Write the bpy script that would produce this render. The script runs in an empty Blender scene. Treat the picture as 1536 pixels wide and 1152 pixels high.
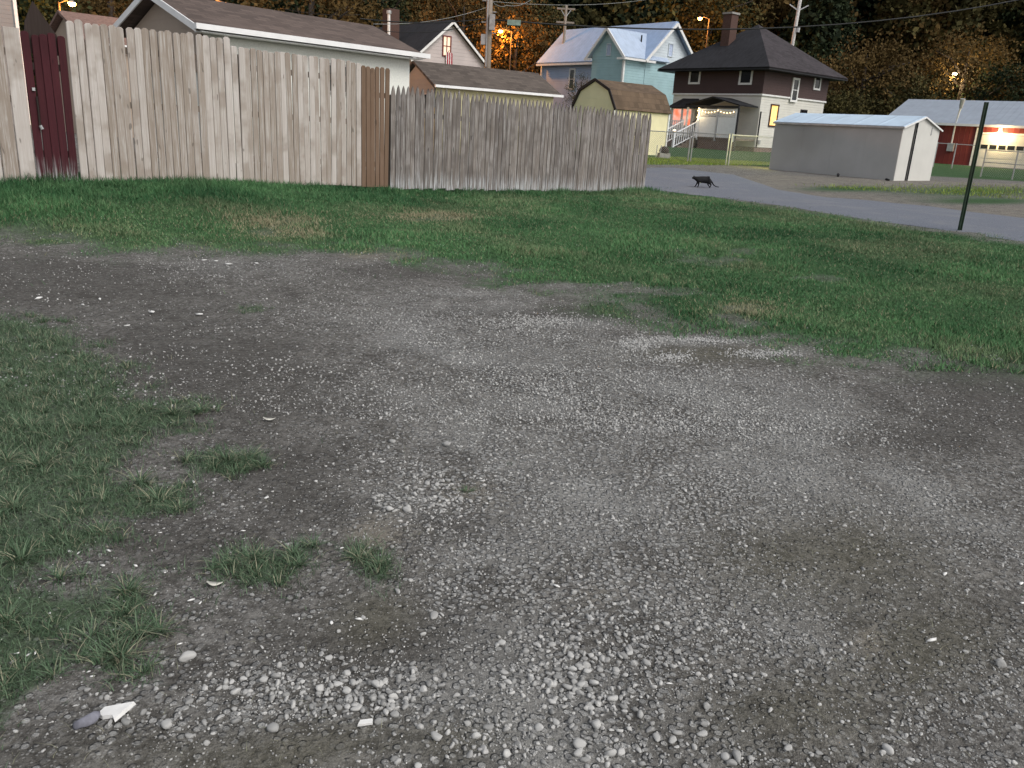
import bpy, bmesh, math, random
import numpy as np
from mathutils import Vector, Matrix
rnd = random.Random(7)
NR = np.random.RandomState(11)
sc = bpy.context.scene
COL = sc.collection
# ------------------------------------------------------------------ camera
W0, H0, F0 = 1536, 1152, 1215.0
TH, RO = math.radians(17.54), math.radians(3.3)
CAM = Vector((0, 0, 1.5))
Fw = Vector((0, math.cos(TH), -math.sin(TH)))
U0 = Vector((0, math.sin(TH), math.cos(TH)))
Rt = math.cos(RO) * Vector((1, 0, 0)) + math.sin(RO) * U0
Up = -math.sin(RO) * Vector((1, 0, 0)) + math.cos(RO) * U0
cd = bpy.data.cameras.new('camera')
cam = bpy.data.objects.new('camera', cd); COL.objects.link(cam)
cd.sensor_width = 36.0; cd.lens = 36.0 * F0 / W0
cd.clip_start = 0.05; cd.clip_end = 2000
cam.matrix_world = Matrix(((Rt.x, Up.x, -Fw.x, CAM.x), (Rt.y, Up.y, -Fw.y, CAM.y), (Rt.z, Up.z, -Fw.z, CAM.z), (0, 0, 0, 1)))
sc.camera = cam
# ------------------------------------------------------------------ world, sun, exposure
SUN_AZ, SUN_EL = math.radians(128), math.radians(46)
w = bpy.data.worlds.new('World'); sc.world = w; w.use_nodes = True
nt = w.node_tree; nt.nodes.clear()
sky = nt.nodes.new('ShaderNodeTexSky'); sky.sky_type = 'NISHITA'; sky.sun_disc = False
sky.sun_elevation = SUN_EL; sky.sun_rotation = SUN_AZ; sky.dust_density = 3.0; sky.air_density = 1.0
hs = nt.nodes.new('ShaderNodeHueSaturation'); hs.inputs['Saturation'].default_value = 0.30
bg = nt.nodes.new('ShaderNodeBackground'); bg.inputs['Strength'].default_value = 0.115
wo = nt.nodes.new('ShaderNodeOutputWorld')
nt.links.new(sky.outputs[0], hs.inputs['Color']); nt.links.new(hs.outputs[0], bg.inputs[0]); nt.links.new(bg.outputs[0], wo.inputs[0])
sl = bpy.data.lights.new('sun', 'SUN'); sl.energy = 0.95; sl.angle = math.radians(38); sl.color = (1.0, 0.975, 0.91)
so = bpy.data.objects.new('sun', sl); COL.objects.link(so)
sd = Vector((math.sin(SUN_AZ) * math.cos(SUN_EL), math.cos(SUN_AZ) * math.cos(SUN_EL), math.sin(SUN_EL)))
so.rotation_euler = sd.to_track_quat('Z', 'Y').to_euler()
sc.view_settings.view_transform = 'Standard'; sc.view_settings.look = 'None'
sc.view_settings.exposure = 0.5; sc.view_settings.gamma = 1.0; sc.view_settings.use_curve_mapping = False

# ------------------------------------------------------------------ numpy noise and terrain height
def vnoise(x, y, seed=0):
    xi = np.floor(x).astype(np.int64); yi = np.floor(y).astype(np.int64)
    xf = x - xi; yf = y - yi
    u = xf * xf * (3 - 2 * xf); v = yf * yf * (3 - 2 * yf)
    def h(a, b):
        n = (a * 374761393 + b * 668265263 + seed * 1442695041) & 0x7fffffff
        n = ((n ^ (n >> 13)) * 1274126177) & 0x7fffffff
        return ((n ^ (n >> 16)) & 0xffff) / 65535.0
    return (h(xi, yi) * (1 - u) + h(xi + 1, yi) * u) * (1 - v) + (h(xi, yi + 1) * (1 - u) + h(xi + 1, yi + 1) * u) * v
def fbm(x, y, sc_, octv=4, seed=0):
    s = 0; a = 0.5; t = 0
    for o in range(octv):
        s = s + a * vnoise(x * sc_ + 17.3 * o, y * sc_ - 9.1 * o, seed + o); t += a; a *= 0.5; sc_ *= 2.03
    return s / t
def sstep(a, b, x):
    t = np.clip((x - a) / (b - a), 0, 1); return t * t * (3 - 2 * t)
YS = [-60, 0, 6, 12, 15, 20, 24, 29, 34, 46, 60, 90, 120, 160, 230, 320]
ZS = [0, 0, 0, .12, .17, .2, .33, .48, .52, .65, .9, 1.6, 12, 34, 62, 80]
def G(x, y):
    x = np.asarray(x, float); y = np.asarray(y, float)
    z = np.interp(y, YS, ZS)
    bump = .30 * sstep(-.5, -6.0, x) * (1 - .5 * sstep(-6.6, -8.5, x)) * sstep(8.6 + .15 * x, 12.0 + .3 * (x + 6.4), y) * (1 - sstep(22, 32, y))
    z = z + bump + .12 * (fbm(x, y, .35, 2, 5) - .5) * sstep(2, 6, y) * (1 - sstep(10, 13, y) * .7) * (1 - sstep(22, 26, y))
    return z
def Hm(x, y):
    near = 1 - sstep(14, 20, np.asarray(y, float))
    return G(x, y) + near * (.035 * (fbm(x, y, 1.1, 3, 21) - .5) + .022 * (fbm(x, y, 5.0, 3, 33) - .5))
def g1(x, y): return float(G(x, y))
def ray(u, v): return Fw + (u - 768) / F0 * Rt - (v - 576) / F0 * Up
def gp(u, v):                       # where the line of sight of a photo pixel meets the ground
    d = ray(u, v); z = 0.0
    for _ in range(25):
        t = (z - CAM.z) / d.z; p = CAM + d * t
        z = .5 * z + .5 * g1(p.x, p.y)
    return (p.x, p.y)
def atD(u, v, D): return CAM + ray(u, v) * D
def proj(x, y, z):
    px, py, pz = x, y, z - CAM.z
    ww = px * Fw.x + py * Fw.y + pz * Fw.z
    return 768 + F0 * (px * Rt.x + py * Rt.y + pz * Rt.z) / ww, 576 - F0 * (px * Up.x + py * Up.y + pz * Up.z) / ww

# ------------------------------------------------------------------ materials
def new_mat(name):
    m = bpy.data.materials.new(name); m.use_nodes = True
    n = m.node_tree; n.nodes.clear()
    o = n.nodes.new('ShaderNodeOutputMaterial'); b = n.nodes.new('ShaderNodeBsdfPrincipled')
    n.links.new(b.outputs[0], o.inputs[0]); b.inputs['Specular IOR Level'].default_value = .3
    return m, n, b
def nd(n, t, **k):
    x = n.nodes.new(t)
    for a, v in k.items():
        if a in x.inputs: x.inputs[a].default_value = v
        else: setattr(x, a, v)
    return x
def L(n, a, b): n.links.new(a, b)
def rgb(c): return (c[0], c[1], c[2], 1)
def mixc(n, fac, a, b):
    m = n.nodes.new('ShaderNodeMix'); m.data_type = 'RGBA'
    for s, v in ((m.inputs[0], fac), (m.inputs[6], a), (m.inputs[7], b)):
        if hasattr(v, 'links') or hasattr(v, 'is_linked'): n.links.new(v, s)
        elif isinstance(v, (tuple, list)): s.default_value = rgb(v)
        else: s.default_value = v
    return m.outputs[2]
def math_(n, op, a, b=None, clamp=False):
    m = n.nodes.new('ShaderNodeMath'); m.operation = op; m.use_clamp = clamp
    for i, v in enumerate((a, b)):
        if v is None: continue
        if isinstance(v, (int, float)): m.inputs[i].default_value = v
        else: n.links.new(v, m.inputs[i])
    return m.outputs[0]
def ramp(n, v, a, b):
    m = n.nodes.new('ShaderNodeMapRange'); m.interpolation_type = 'SMOOTHSTEP'
    m.inputs[1].default_value = a; m.inputs[2].default_value = b
    n.links.new(v, m.inputs[0]); return m.outputs[0]
def coords(n, scale=(1, 1, 1), rand=False):
    tc = n.nodes.new('ShaderNodeTexCoord'); mp = n.nodes.new('ShaderNodeMapping'); mp.inputs['Scale'].default_value = scale
    n.links.new(tc.outputs['Object'], mp.inputs[0])
    if rand:
        oi = n.nodes.new('ShaderNodeObjectInfo'); m = math_(n, 'MULTIPLY', oi.outputs['Random'], 53.0)
        cb = n.nodes.new('ShaderNodeCombineXYZ'); n.links.new(m, cb.inputs[0]); n.links.new(m, cb.inputs[1]); n.links.new(m, cb.inputs[2])
        n.links.new(cb.outputs[0], mp.inputs['Location'])
    return mp.outputs[0]
def noise(n, vec, s, det=4, rough=.55):
    t = n.nodes.new('ShaderNodeTexNoise'); t.inputs['Scale'].default_value = s; t.inputs['Detail'].default_value = det; t.inputs['Roughness'].default_value = rough
    if vec is not None: n.links.new(vec, t.inputs['Vector'])
    return t.outputs[0]
def bump(n, b, h, st=.4, dist=.01):
    x = n.nodes.new('ShaderNodeBump'); x.inputs['Strength'].default_value = st; x.inputs['Distance'].default_value = dist
    n.links.new(h, x.inputs['Height']); n.links.new(x.outputs[0], b.inputs['Normal'])
def plain(name, c, rough=.7, vary=.25, s=6, metal=0, grime=None, bs=.15, scale=(1, 1, 1)):
    m, n, b = new_mat(name); v = coords(n, scale)
    a = noise(n, v, s, 5); a2 = noise(n, v, s * .18, 3)
    dark = tuple(x * (1 - vary) for x in c); lite = tuple(min(1, x * (1 + vary * .6)) for x in c)
    col = mixc(n, ramp(n, a, .3, .7), dark, lite)
    if grime: col = mixc(n, ramp(n, a2, .48, .75), col, grime)
    L(n, col, b.inputs['Base Color']); b.inputs['Roughness'].default_value = rough; b.inputs['Metallic'].default_value = metal
    bump(n, b, a, bs, .01); return m
def wood(name, dark, mid, pale, streak=.5, foot=None, s=1.0, spread=1.0):
    m, n, b = new_mat(name)
    v = coords(n, (1, 1, 1), True)
    vs = coords(n, (34 * s, 34 * s, 1.1), True)
    grain = noise(n, vs, 1.6, 6, .7); blot = noise(n, v, 2.2, 3); knots = noise(n, coords(n, (16, 16, 5), True), 1.0, 1)
    oi = n.nodes.new('ShaderNodeObjectInfo')
    base = mixc(n, ramp(n, oi.outputs['Random'], .5 - .6 * spread, .5 + .6 * spread), dark, mid)
    base = mixc(n, math_(n, 'MULTIPLY', ramp(n, grain, .44, .66), streak), base, pale)
    base = mixc(n, math_(n, 'MULTIPLY', ramp(n, blot, .46, .68), .7), base, dark)
    base = mixc(n, math_(n, 'MULTIPLY', ramp(n, knots, .71, .77), .6), base, tuple(x * .35 for x in dark))
    if foot:
        tc = n.nodes.new('ShaderNodeTexCoord'); sp = n.nodes.new('ShaderNodeSeparateXYZ'); L(n, tc.outputs['Object'], sp.inputs[0])
        f = math_(n, 'MULTIPLY', ramp(n, math_(n, 'ADD', sp.outputs[2], math_(n, 'MULTIPLY', grain, -.6)), foot[1], -.3), ramp(n, grain, .42, .6))
        base = mixc(n, f, base, foot[0])
    L(n, base, b.inputs['Base Color']); b.inputs['Roughness'].default_value = .85
    bump(n, b, grain, .5, .006); return m
def siding(name, c, pitch=.11, rough=.6, depth=.012, vary=.1):
    m, n, b = new_mat(name)
    tc = n.nodes.new('ShaderNodeTexCoord'); sp = n.nodes.new('ShaderNodeSeparateXYZ'); L(n, tc.outputs['Object'], sp.inputs[0])
    fr = math_(n, 'FRACT', math_(n, 'DIVIDE', sp.outputs[2], pitch))
    a = noise(n, coords(n), 1.1, 4)
    col = mixc(n, ramp(n, a, .35, .7), tuple(x * (1 - vary) for x in c), c)
    L(n, col, b.inputs['Base Color']); b.inputs['Roughness'].default_value = rough
    bump(n, b, math_(n, 'SUBTRACT', 1.0, fr), 1.0, depth); return m
def ribbed(name, c, axis=0, pitch=.3, rough=.45, metal=.0, vary=.12):
    m, n, b = new_mat(name)
    tc = n.nodes.new('ShaderNodeTexCoord'); sp = n.nodes.new('ShaderNodeSeparateXYZ'); L(n, tc.outputs['Object'], sp.inputs[0])
    fr = math_(n, 'FRACT', math_(n, 'DIVIDE', sp.outputs[axis], pitch))
    rib = ramp(n, math_(n, 'ABSOLUTE', math_(n, 'SUBTRACT', fr, .5)), .40, .48)
    a = noise(n, coords(n), 1.7, 4)
    col = mixc(n, ramp(n, a, .3, .7), tuple(x * (1 - vary) for x in c), c)
    L(n, col, b.inputs['Base Color']); b.inputs['Roughness'].default_value = rough; b.inputs['Metallic'].default_value = metal
    bump(n, b, rib, .8, .02); return m
def shingle(name, c, vary=.35):
    m, n, b = new_mat(name)
    br = n.nodes.new('ShaderNodeTexBrick'); br.inputs['Scale'].default_value = 1.0
    br.inputs['Brick Width'].default_value = .30; br.inputs['Row Height'].default_value = .14; br.inputs['Mortar Size'].default_value = .008
    br.inputs['Color1'].default_value = rgb(tuple(x * (1 - vary) for x in c)); br.inputs['Color2'].default_value = rgb(tuple(x * (1 + vary * .5) for x in c)); br.inputs['Mortar'].default_value = rgb(tuple(x * .6 for x in c))
    L(n, coords(n), br.inputs['Vector'])
    a = noise(n, coords(n), .8, 5)
    col = mixc(n, math_(n, 'MULTIPLY', ramp(n, a, .4, .7), .5), br.outputs[0], tuple(x * 1.35 for x in c))
    L(n, col, b.inputs['Base Color']); b.inputs['Roughness'].default_value = .92
    bump(n, b, noise(n, coords(n), 60, 3), .4, .01); return m
def emis(name, c, st, tex=None):
    m, n, b = new_mat(name)
    b.inputs['Base Color'].default_value = rgb((.3, .3, .3)); b.inputs['Emission Strength'].default_value = st
    if tex:
        a = noise(n, coords(n), tex[0], 3); L(n, mixc(n, ramp(n, a, .35, .65), c, tex[1]), b.inputs['Emission Color'])
    else: b.inputs['Emission Color'].default_value = rgb(c)
    return m
def tinted(name, a, bcol, dry=None, rough=.8, trans=0.0, spec=.2):
    m, n, b = new_mat(name)
    at = n.nodes.new('ShaderNodeAttribute'); at.attribute_name = 'tint'
    col = mixc(n, at.outputs['Fac'], a, bcol)
    if dry:
        ad = n.nodes.new('ShaderNodeAttribute'); ad.attribute_name = 'dry'; col = mixc(n, ad.outputs['Fac'], col, dry)
    L(n, col, b.inputs['Base Color']); b.inputs['Roughness'].default_value = rough; b.inputs['Specular IOR Level'].default_value = spec
    return m
M = {}
M['pale'] = wood('pale_fence_wood', (.28, .23, .19), (.48, .43, .395), (.62, .595, .57), .5, spread=.8)
M['brownwood'] = wood('brown_stained_wood', (.15, .095, .062), (.18, .115, .078), (.26, .19, .14), .35)
M['grey'] = wood('weathered_grey_wood', (.12, .102, .092), (.19, .162, .142), (.46, .44, .43), .68, foot=((.48, .49, .50), .05), s=1.0)
M['red'] = wood('worn_red_painted_wood', (.040, .008, .011), (.055, .011, .016), (.10, .02, .025), .3, foot=((.40, .40, .40), .12))
M['darkwood'] = wood('dark_old_wood', (.02, .014, .012), (.035, .022, .018), (.06, .045, .04), .3)
M['rail'] = wood('rail_wood', (.12, .09, .07), (.2, .16, .13), (.3, .26, .22), .3)
M['whitepaint'] = plain('white_paint', (.78, .77, .75), .5, .08)
M['gutter'] = plain('white_gutter_metal', (.82, .81, .80), .4, .05)
M['stucco'] = plain('white_garage_wall', (.80, .80, .74), .85, .08, 30)
M['gsiding'] = siding('tan_gable_siding', (.42, .33, .26), .2)
M['roof_brown'] = shingle('brown_roof_shingles', (.115, .086, .074))
M['roof_brown2'] = shingle('dull_brown_roof_shingles', (.105, .085, .072))
M['roof_black'] = shingle('black_roof_shingles', (.022, .022, .026))
M['roof_dark'] = shingle('charcoal_roof_shingles', (.045, .038, .042))
M['roof_tan'] = shingle('tan_brown_roof_shingles', (.12, .083, .055))
M['greysiding'] = siding('grey_gable_siding', (.22, .22, .22), .16)
M['yellowwall'] = plain('yellow_wall', (.62, .56, .33), .7, .08)
M['shedyellow'] = plain('pale_yellow_shed_wall', (.80, .73, .46), .7, .06, 3)
M['shedgreenlit'] = siding('green_lit_cream_front', (.60, .66, .46), .5, depth=.004)  # green light falling on the cream front is put into its colour
M['trimblack'] = plain('black_trim', (.015, .015, .017), .6)
M['pinkwall'] = siding('pinkish_gable_wall', (.52, .45, .43), .2)
M['bluewall'] = siding('pale_blue_siding', (.44, .51, .66), .2, depth=.02)
M['tealwall'] = siding('teal_siding', (.36, .53, .56), .2, depth=.02)
M['bluegable'] = siding('pale_gable_siding', (.60, .66, .70), .2, depth=.02)
M['blueroof'] = ribbed('blue_grey_metal_roof', (.32, .42, .60), 1, .35, .55)
M['shedroof'] = ribbed('light_blue_metal_roof', (.52, .65, .78), 1, .9, .5)
M['shedwall'] = plain('grey_metal_shed_wall', (.40, .40, .395), .5, .07, 1.2, grime=(.31, .305, .29))
M['shedend'] = plain('sunlit_metal_shed_end', (.60, .585, .545), .5, .05, 1.5)  # sun on the end of the grey shed is put into a lighter colour
M['brownsid'] = siding('dark_brown_shingle_siding', (.075, .045, .042), .16)
M['whitesid'] = siding('cream_siding', (.66, .64, .58), .16, depth=.02)
M['brick'] = plain('chimney_brick', (.095, .055, .045), .9, .4, 30)
M['brickfound'] = plain('brick_foundation', (.20, .14, .12), .9, .5, 14)
M['glass'] = plain('dark_window_glass', (.02, .022, .025), .08, .1)
M['glass'].node_tree.nodes['Principled BSDF'].inputs['Specular IOR Level'].default_value = .6
M['lit_orange'] = emis('lit_curtain_window', (1.0, .16, .04), .75, (1.5, (.8, .45, .35)))
M['lit_yellow'] = emis('lit_yellow_window', (1.0, .42, .03), 1.1, (3, (1, .66, .12)))
M['lit_warm'] = emis('lit_warm_window', (1.0, .68, .42), .8)
M['vinyl'] = plain('white_vinyl', (.74, .75, .78), .45, .04)
M['metal'] = plain('galvanised_metal', (.42, .42, .42), .5, .15, metal=.3)
M['wire'] = plain('black_cable', (.012, .012, .012), .6)
M['wirelite'] = plain('grey_wire', (.25, .25, .24), .6)
M['pole'] = wood('utility_pole_wood', (.20, .165, .13), (.27, .22, .18), (.36, .32, .28), .5)
M['greenpost'] = plain('dark_green_steel', (.028, .055, .032), .6, .4, 12, grime=(.05, .06, .04))
M['redwall'] = ribbed('red_garage_siding', (.20, .035, .03), 0, .3, .6)
M['greyroof'] = ribbed('grey_metal_roof', (.30, .34, .40), 0, .4, .5)
M['doorwhite'] = plain('garage_door_white', (.72, .70, .64), .5, .04)
M['concrete'] = plain('concrete', (.30, .29, .27), .9, .2, 10)
M['flagred'] = plain('flag_red_cloth', (.35, .02, .035), .8, .1)
M['flagwhite'] = plain('flag_white_cloth', (.75, .72, .7), .8, .1)
M['fur'] = plain('black_fur', (.006, .006, .007), .75, .3, 60, bs=.5)
M['bulb'] = emis('string_light_bulb', (1, .72, .35), 6)
M['sodium'] = emis('sodium_lamp', (1, .42, .08), 60)
M['warmlamp'] = emis('warm_lamp', (1, .78, .42), 50)
M['lampmetal'] = plain('lamp_grey_metal', (.35, .34, .33), .5)
M['bark'] = plain('bark', (.06, .048, .04), .95, .4, 8)

# ------------------------------------------------------------------ mesh helpers
class MB:
    def __init__(s): s.v = []; s.f = []
    def add(s, vs, fs):
        o = len(s.v); s.v += [tuple(v) for v in vs]; s.f += [tuple(i + o for i in f) for f in fs]; return s
    def box(s, x0, x1, y0, y1, z0, z1):
        return s.add([(x0, y0, z0), (x1, y0, z0), (x1, y1, z0), (x0, y1, z0), (x0, y0, z1), (x1, y0, z1), (x1, y1, z1), (x0, y1, z1)],
                     [(0, 3, 2, 1), (4, 5, 6, 7), (0, 1, 5, 4), (1, 2, 6, 5), (2, 3, 7, 6), (3, 0, 4, 7)])
    def slab(s, pts, th):               # any planar polygon thickened against its normal
        P = [Vector(p) for p in pts]; n = (P[1] - P[0]).cross(P[2] - P[0]).normalized() * th
        k = len(P); v = P + [p - n for p in P]
        return s.add(v, [tuple(range(k)), tuple(range(2 * k - 1, k - 1, -1))] + [(i, k + i, k + (i + 1) % k, (i + 1) % k) for i in range(k)])
    def bar(s, a, b, w, h=None):
        a, b = Vector(a), Vector(b); h = h or w; d = (b - a).normalized()
        up = Vector((0, 0, 1)) if abs(d.z) < .9 else Vector((0, 1, 0))
        x = d.cross(up).normalized() * w / 2; y = x.cross(d).normalized() * h / 2
        v = [a - x - y, a + x - y, a + x + y, a - x + y, b - x - y, b + x - y, b + x + y, b - x + y]
        return s.add(v, [(0, 1, 2, 3), (7, 6, 5, 4), (0, 4, 5, 1), (1, 5, 6, 2), (2, 6, 7, 3), (3, 7, 4, 0)])
    def tube(s, pts, r, k=8, cap=True):
        P = [Vector(p) for p in pts]; n = len(P); vs = []
        rs = r if isinstance(r, (list, tuple)) else [r] * n
        for i, p in enumerate(P):
            d = (P[min(i + 1, n - 1)] - P[max(i - 1, 0)]).normalized()
            up = Vector((0, 0, 1)) if abs(d.z) < .9 else Vector((0, 1, 0))
            x = d.cross(up).normalized(); y = x.cross(d)
            for j in range(k):
                a = 2 * math.pi * j / k; vs.append(p + (x * math.cos(a) + y * math.sin(a)) * rs[i])
        fs = [(i * k + j, i * k + (j + 1) % k, (i + 1) * k + (j + 1) % k, (i + 1) * k + j) for i in range(n - 1) for j in range(k)]
        if cap: fs += [tuple(range(k)), tuple(range(n * k - 1, (n - 1) * k - 1, -1))]
        return s.add(vs, fs)
    def mesh(s, name, smooth=False):
        me = bpy.data.meshes.new(name); me.from_pydata(s.v, [], s.f)
        if smooth: me.shade_smooth()
        return me
    def build(s, name, mat, parent=None, smooth=False, loc=None):
        me = s.mesh(name, smooth); me.materials.append(mat)
        bm = bmesh.new(); bm.from_mesh(me); bmesh.ops.recalc_face_normals(bm, faces=bm.faces); bm.to_mesh(me); bm.free()
        return link(name, me, parent, loc)
def link(name, me, parent=None, loc=None):
    o = bpy.data.objects.new(name, me); COL.objects.link(o)
    if parent: o.parent = parent
    if loc: o.location = loc
    return o
def tag(o, label=None, cat=None, group=None, kind=None):
    if label: o['label'] = label
    if cat: o['category'] = cat
    if group: o['group'] = group
    if kind: o['kind'] = kind
    return o
def thing(name, label, cat, loc, rot=0, group=None):
    o = bpy.data.objects.new(name, None); COL.objects.link(o); o.location = loc; o.rotation_euler = (0, 0, math.radians(rot))
    o.empty_display_size = .3
    return tag(o, label, cat, group)
def copy_tree(o, parent=None):
    c = o.copy(); COL.objects.link(c)
    if parent: c.parent = parent
    for ch in o.children: copy_tree(ch, c)
    return c
def npmesh(name, v, f, mat, attrs=None, smooth=False, k=3):
    me = bpy.data.meshes.new(name); nv = len(v); nf = len(f)
    me.vertices.add(nv); me.vertices.foreach_set('co', np.ascontiguousarray(v, dtype=np.float32).ravel())
    me.loops.add(nf * k); me.polygons.add(nf)
    me.loops.foreach_set('vertex_index', np.ascontiguousarray(f, dtype=np.int32).ravel())
    me.polygons.foreach_set('loop_start', np.arange(0, nf * k, k, dtype=np.int32))
    me.polygons.foreach_set('loop_total', np.full(nf, k, dtype=np.int32))
    me.update(calc_edges=True); me.validate()
    for n_, a in (attrs or {}).items():
        at = me.attributes.new(n_, 'FLOAT', 'POINT'); at.data.foreach_set('value', np.ascontiguousarray(a, dtype=np.float32))
    if smooth: me.shade_smooth()
    if mat: me.materials.append(mat)
    return me

# ------------------------------------------------------------------ ground masks (all in world metres)
def wpoly(px): return np.array([gp(u, v) for u, v in px])
def inpoly(P, x, y):
    ins = np.zeros(x.shape, bool); dmin = np.full(x.shape, 1e9); n = len(P)
    for i in range(n):
        x1, y1 = P[i]; x2, y2 = P[(i + 1) % n]
        c = ((y1 > y) != (y2 > y)) & (x < (x2 - x1) * (y - y1) / ((y2 - y1) + 1e-12) + x1)
        ins ^= c
        dx, dy = x2 - x1, y2 - y1; t = np.clip(((x - x1) * dx + (y - y1) * dy) / (dx * dx + dy * dy + 1e-12), 0, 1)
        dmin = np.minimum(dmin, np.hypot(x - x1 - t * dx, y - y1 - t * dy))
    return np.where(ins, dmin, -dmin)
def blob(u, v, ru, rv):
    c = np.array(gp(u, v)); a = (np.array(gp(u + ru, v)) - np.array(gp(u - ru, v))) / 2; b = (np.array(gp(u, v - rv)) - np.array(gp(u, v + rv))) / 2
    Mx = np.linalg.inv(np.array([a, b]).T); return c, Mx
def gb(B, x, y):
    c, Mx = B; dx, dy = x - c[0], y - c[1]
    q = (Mx[0, 0] * dx + Mx[0, 1] * dy) ** 2 + (Mx[1, 0] * dx + Mx[1, 1] * dy) ** 2
    return np.exp(-q)
P_lawn = wpoly([(-250, 262), (0, 262), (560, 262), (985, 283), (1100, 299), (1300, 330), (1536, 363), (1750, 392), (1750, 600), (1536, 568), (1420, 548), (1330, 545),
                (1230, 538), (1150, 515), (1080, 495), (960, 474), (860, 450), (760, 425), (680, 402), (600, 388), (540, 378), (420, 380), (200, 376), (0, 362), (-250, 345)])
P_near = wpoly([(-500, 440), (0, 452), (60, 480), (120, 520), (190, 555), (250, 590), (330, 612), (320, 640), (250, 660), (215, 700), (290, 745), (300, 775), (200, 790), (140, 830),
                (135, 860), (250, 860), (270, 890), (190, 950), (215, 1000), (140, 1010), (60, 1060), (40, 1152), (20, 1300), (-400, 1300)])
B_clump = [blob(400, 845, 95, 42), blob(555, 842, 50, 40), blob(345, 690, 75, 26), blob(210, 890, 60, 40), blob(190, 960, 45, 45), blob(240, 750, 80, 25), blob(380, 470, 40, 8), blob(690, 395, 60, 8), blob(730, 430, 60, 8)]
B_olive = [blob(400, 1120, 230, 45), blob(1180, 1060, 130, 70), blob(1400, 960, 120, 60), blob(560, 920, 60, 40), blob(1060, 530, 130, 14), blob(1250, 830, 160, 60), blob(700, 1130, 60, 40)]
B_dry = [blob(425, 333, 85, 9), blob(640, 325, 75, 7), blob(560, 385, 60, 8), blob(420, 350, 60, 8), blob(885, 892, 48, 18), blob(1290, 950, 35, 30), blob(700, 735, 60, 25), blob(1120, 465, 50, 14), blob(560, 800, 60, 40)]
B_bare = [blob(1080, 385, 110, 16), blob(1000, 435, 150, 14), blob(1230, 415, 60, 8), blob(860, 440, 90, 14)]
B_dark = [blob(620, 410, 120, 14), blob(860, 470, 130, 12), blob(120, 425, 260, 45), blob(280, 520, 150, 50), blob(1520, 560, 90, 60), blob(-20, 410, 160, 30), blob(330, 590, 190, 70), blob(440, 720, 90, 70), blob(1440, 600, 150, 60), blob(600, 960, 200, 45), blob(250, 820, 120, 40), blob(640, 790, 60, 25), blob(1530, 480, 60, 40), blob(1400, 660, 60, 18)]
B_grav = [(blob(640, 735, 75, 48), 1.0), (blob(430, 1010, 150, 50), 1.0), (blob(240, 1060, 110, 30), .8), (blob(560, 1040, 140, 60), .8), (blob(780, 1120, 190, 60), 1.0), (blob(900, 1010, 200, 80), 1.0),
          (blob(740, 850, 140, 70), .9), (blob(930, 900, 200, 80), .8), (blob(1000, 800, 330, 110), .65), (blob(1050, 1110, 120, 60), .9), (blob(900, 700, 300, 90), .6), (blob(1330, 760, 220, 90), .6),
          (blob(950, 515, 60, 9), 1.0), (blob(1050, 512, 90, 9), .9), (blob(1150, 530, 70, 9), .8), (blob(820, 482, 110, 14), .6), (blob(1040, 600, 300, 60), .55), (blob(700, 580, 190, 60), .45), (blob(1450, 1000, 130, 110), .5), (blob(370, 400, 190, 18), .35), (blob(650, 480, 200, 25), .35)]
P_grav = wpoly([(480, 480), (600, 425), (780, 440), (960, 500), (1180, 560), (1380, 640), (1600, 720), (1600, 1250), (1150, 1250), (560, 1250), (640, 1080), (560, 1000), (560, 900), (620, 800), (520, 760), (470, 680), (540, 600)])
P_yard = wpoly([(900, 236), (1172, 236), (1172, 248), (900, 247)])
P_verge = wpoly([(1040, 267), (1165, 262), (1300, 268), (1700, 280), (1700, 345), (1536, 327), (1400, 311), (1240, 296), (1180, 289)])
B_vgreen = [blob(1460, 287, 120, 8), blob(1270, 283, 70, 4), blob(1480, 302, 90, 5)]
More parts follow.
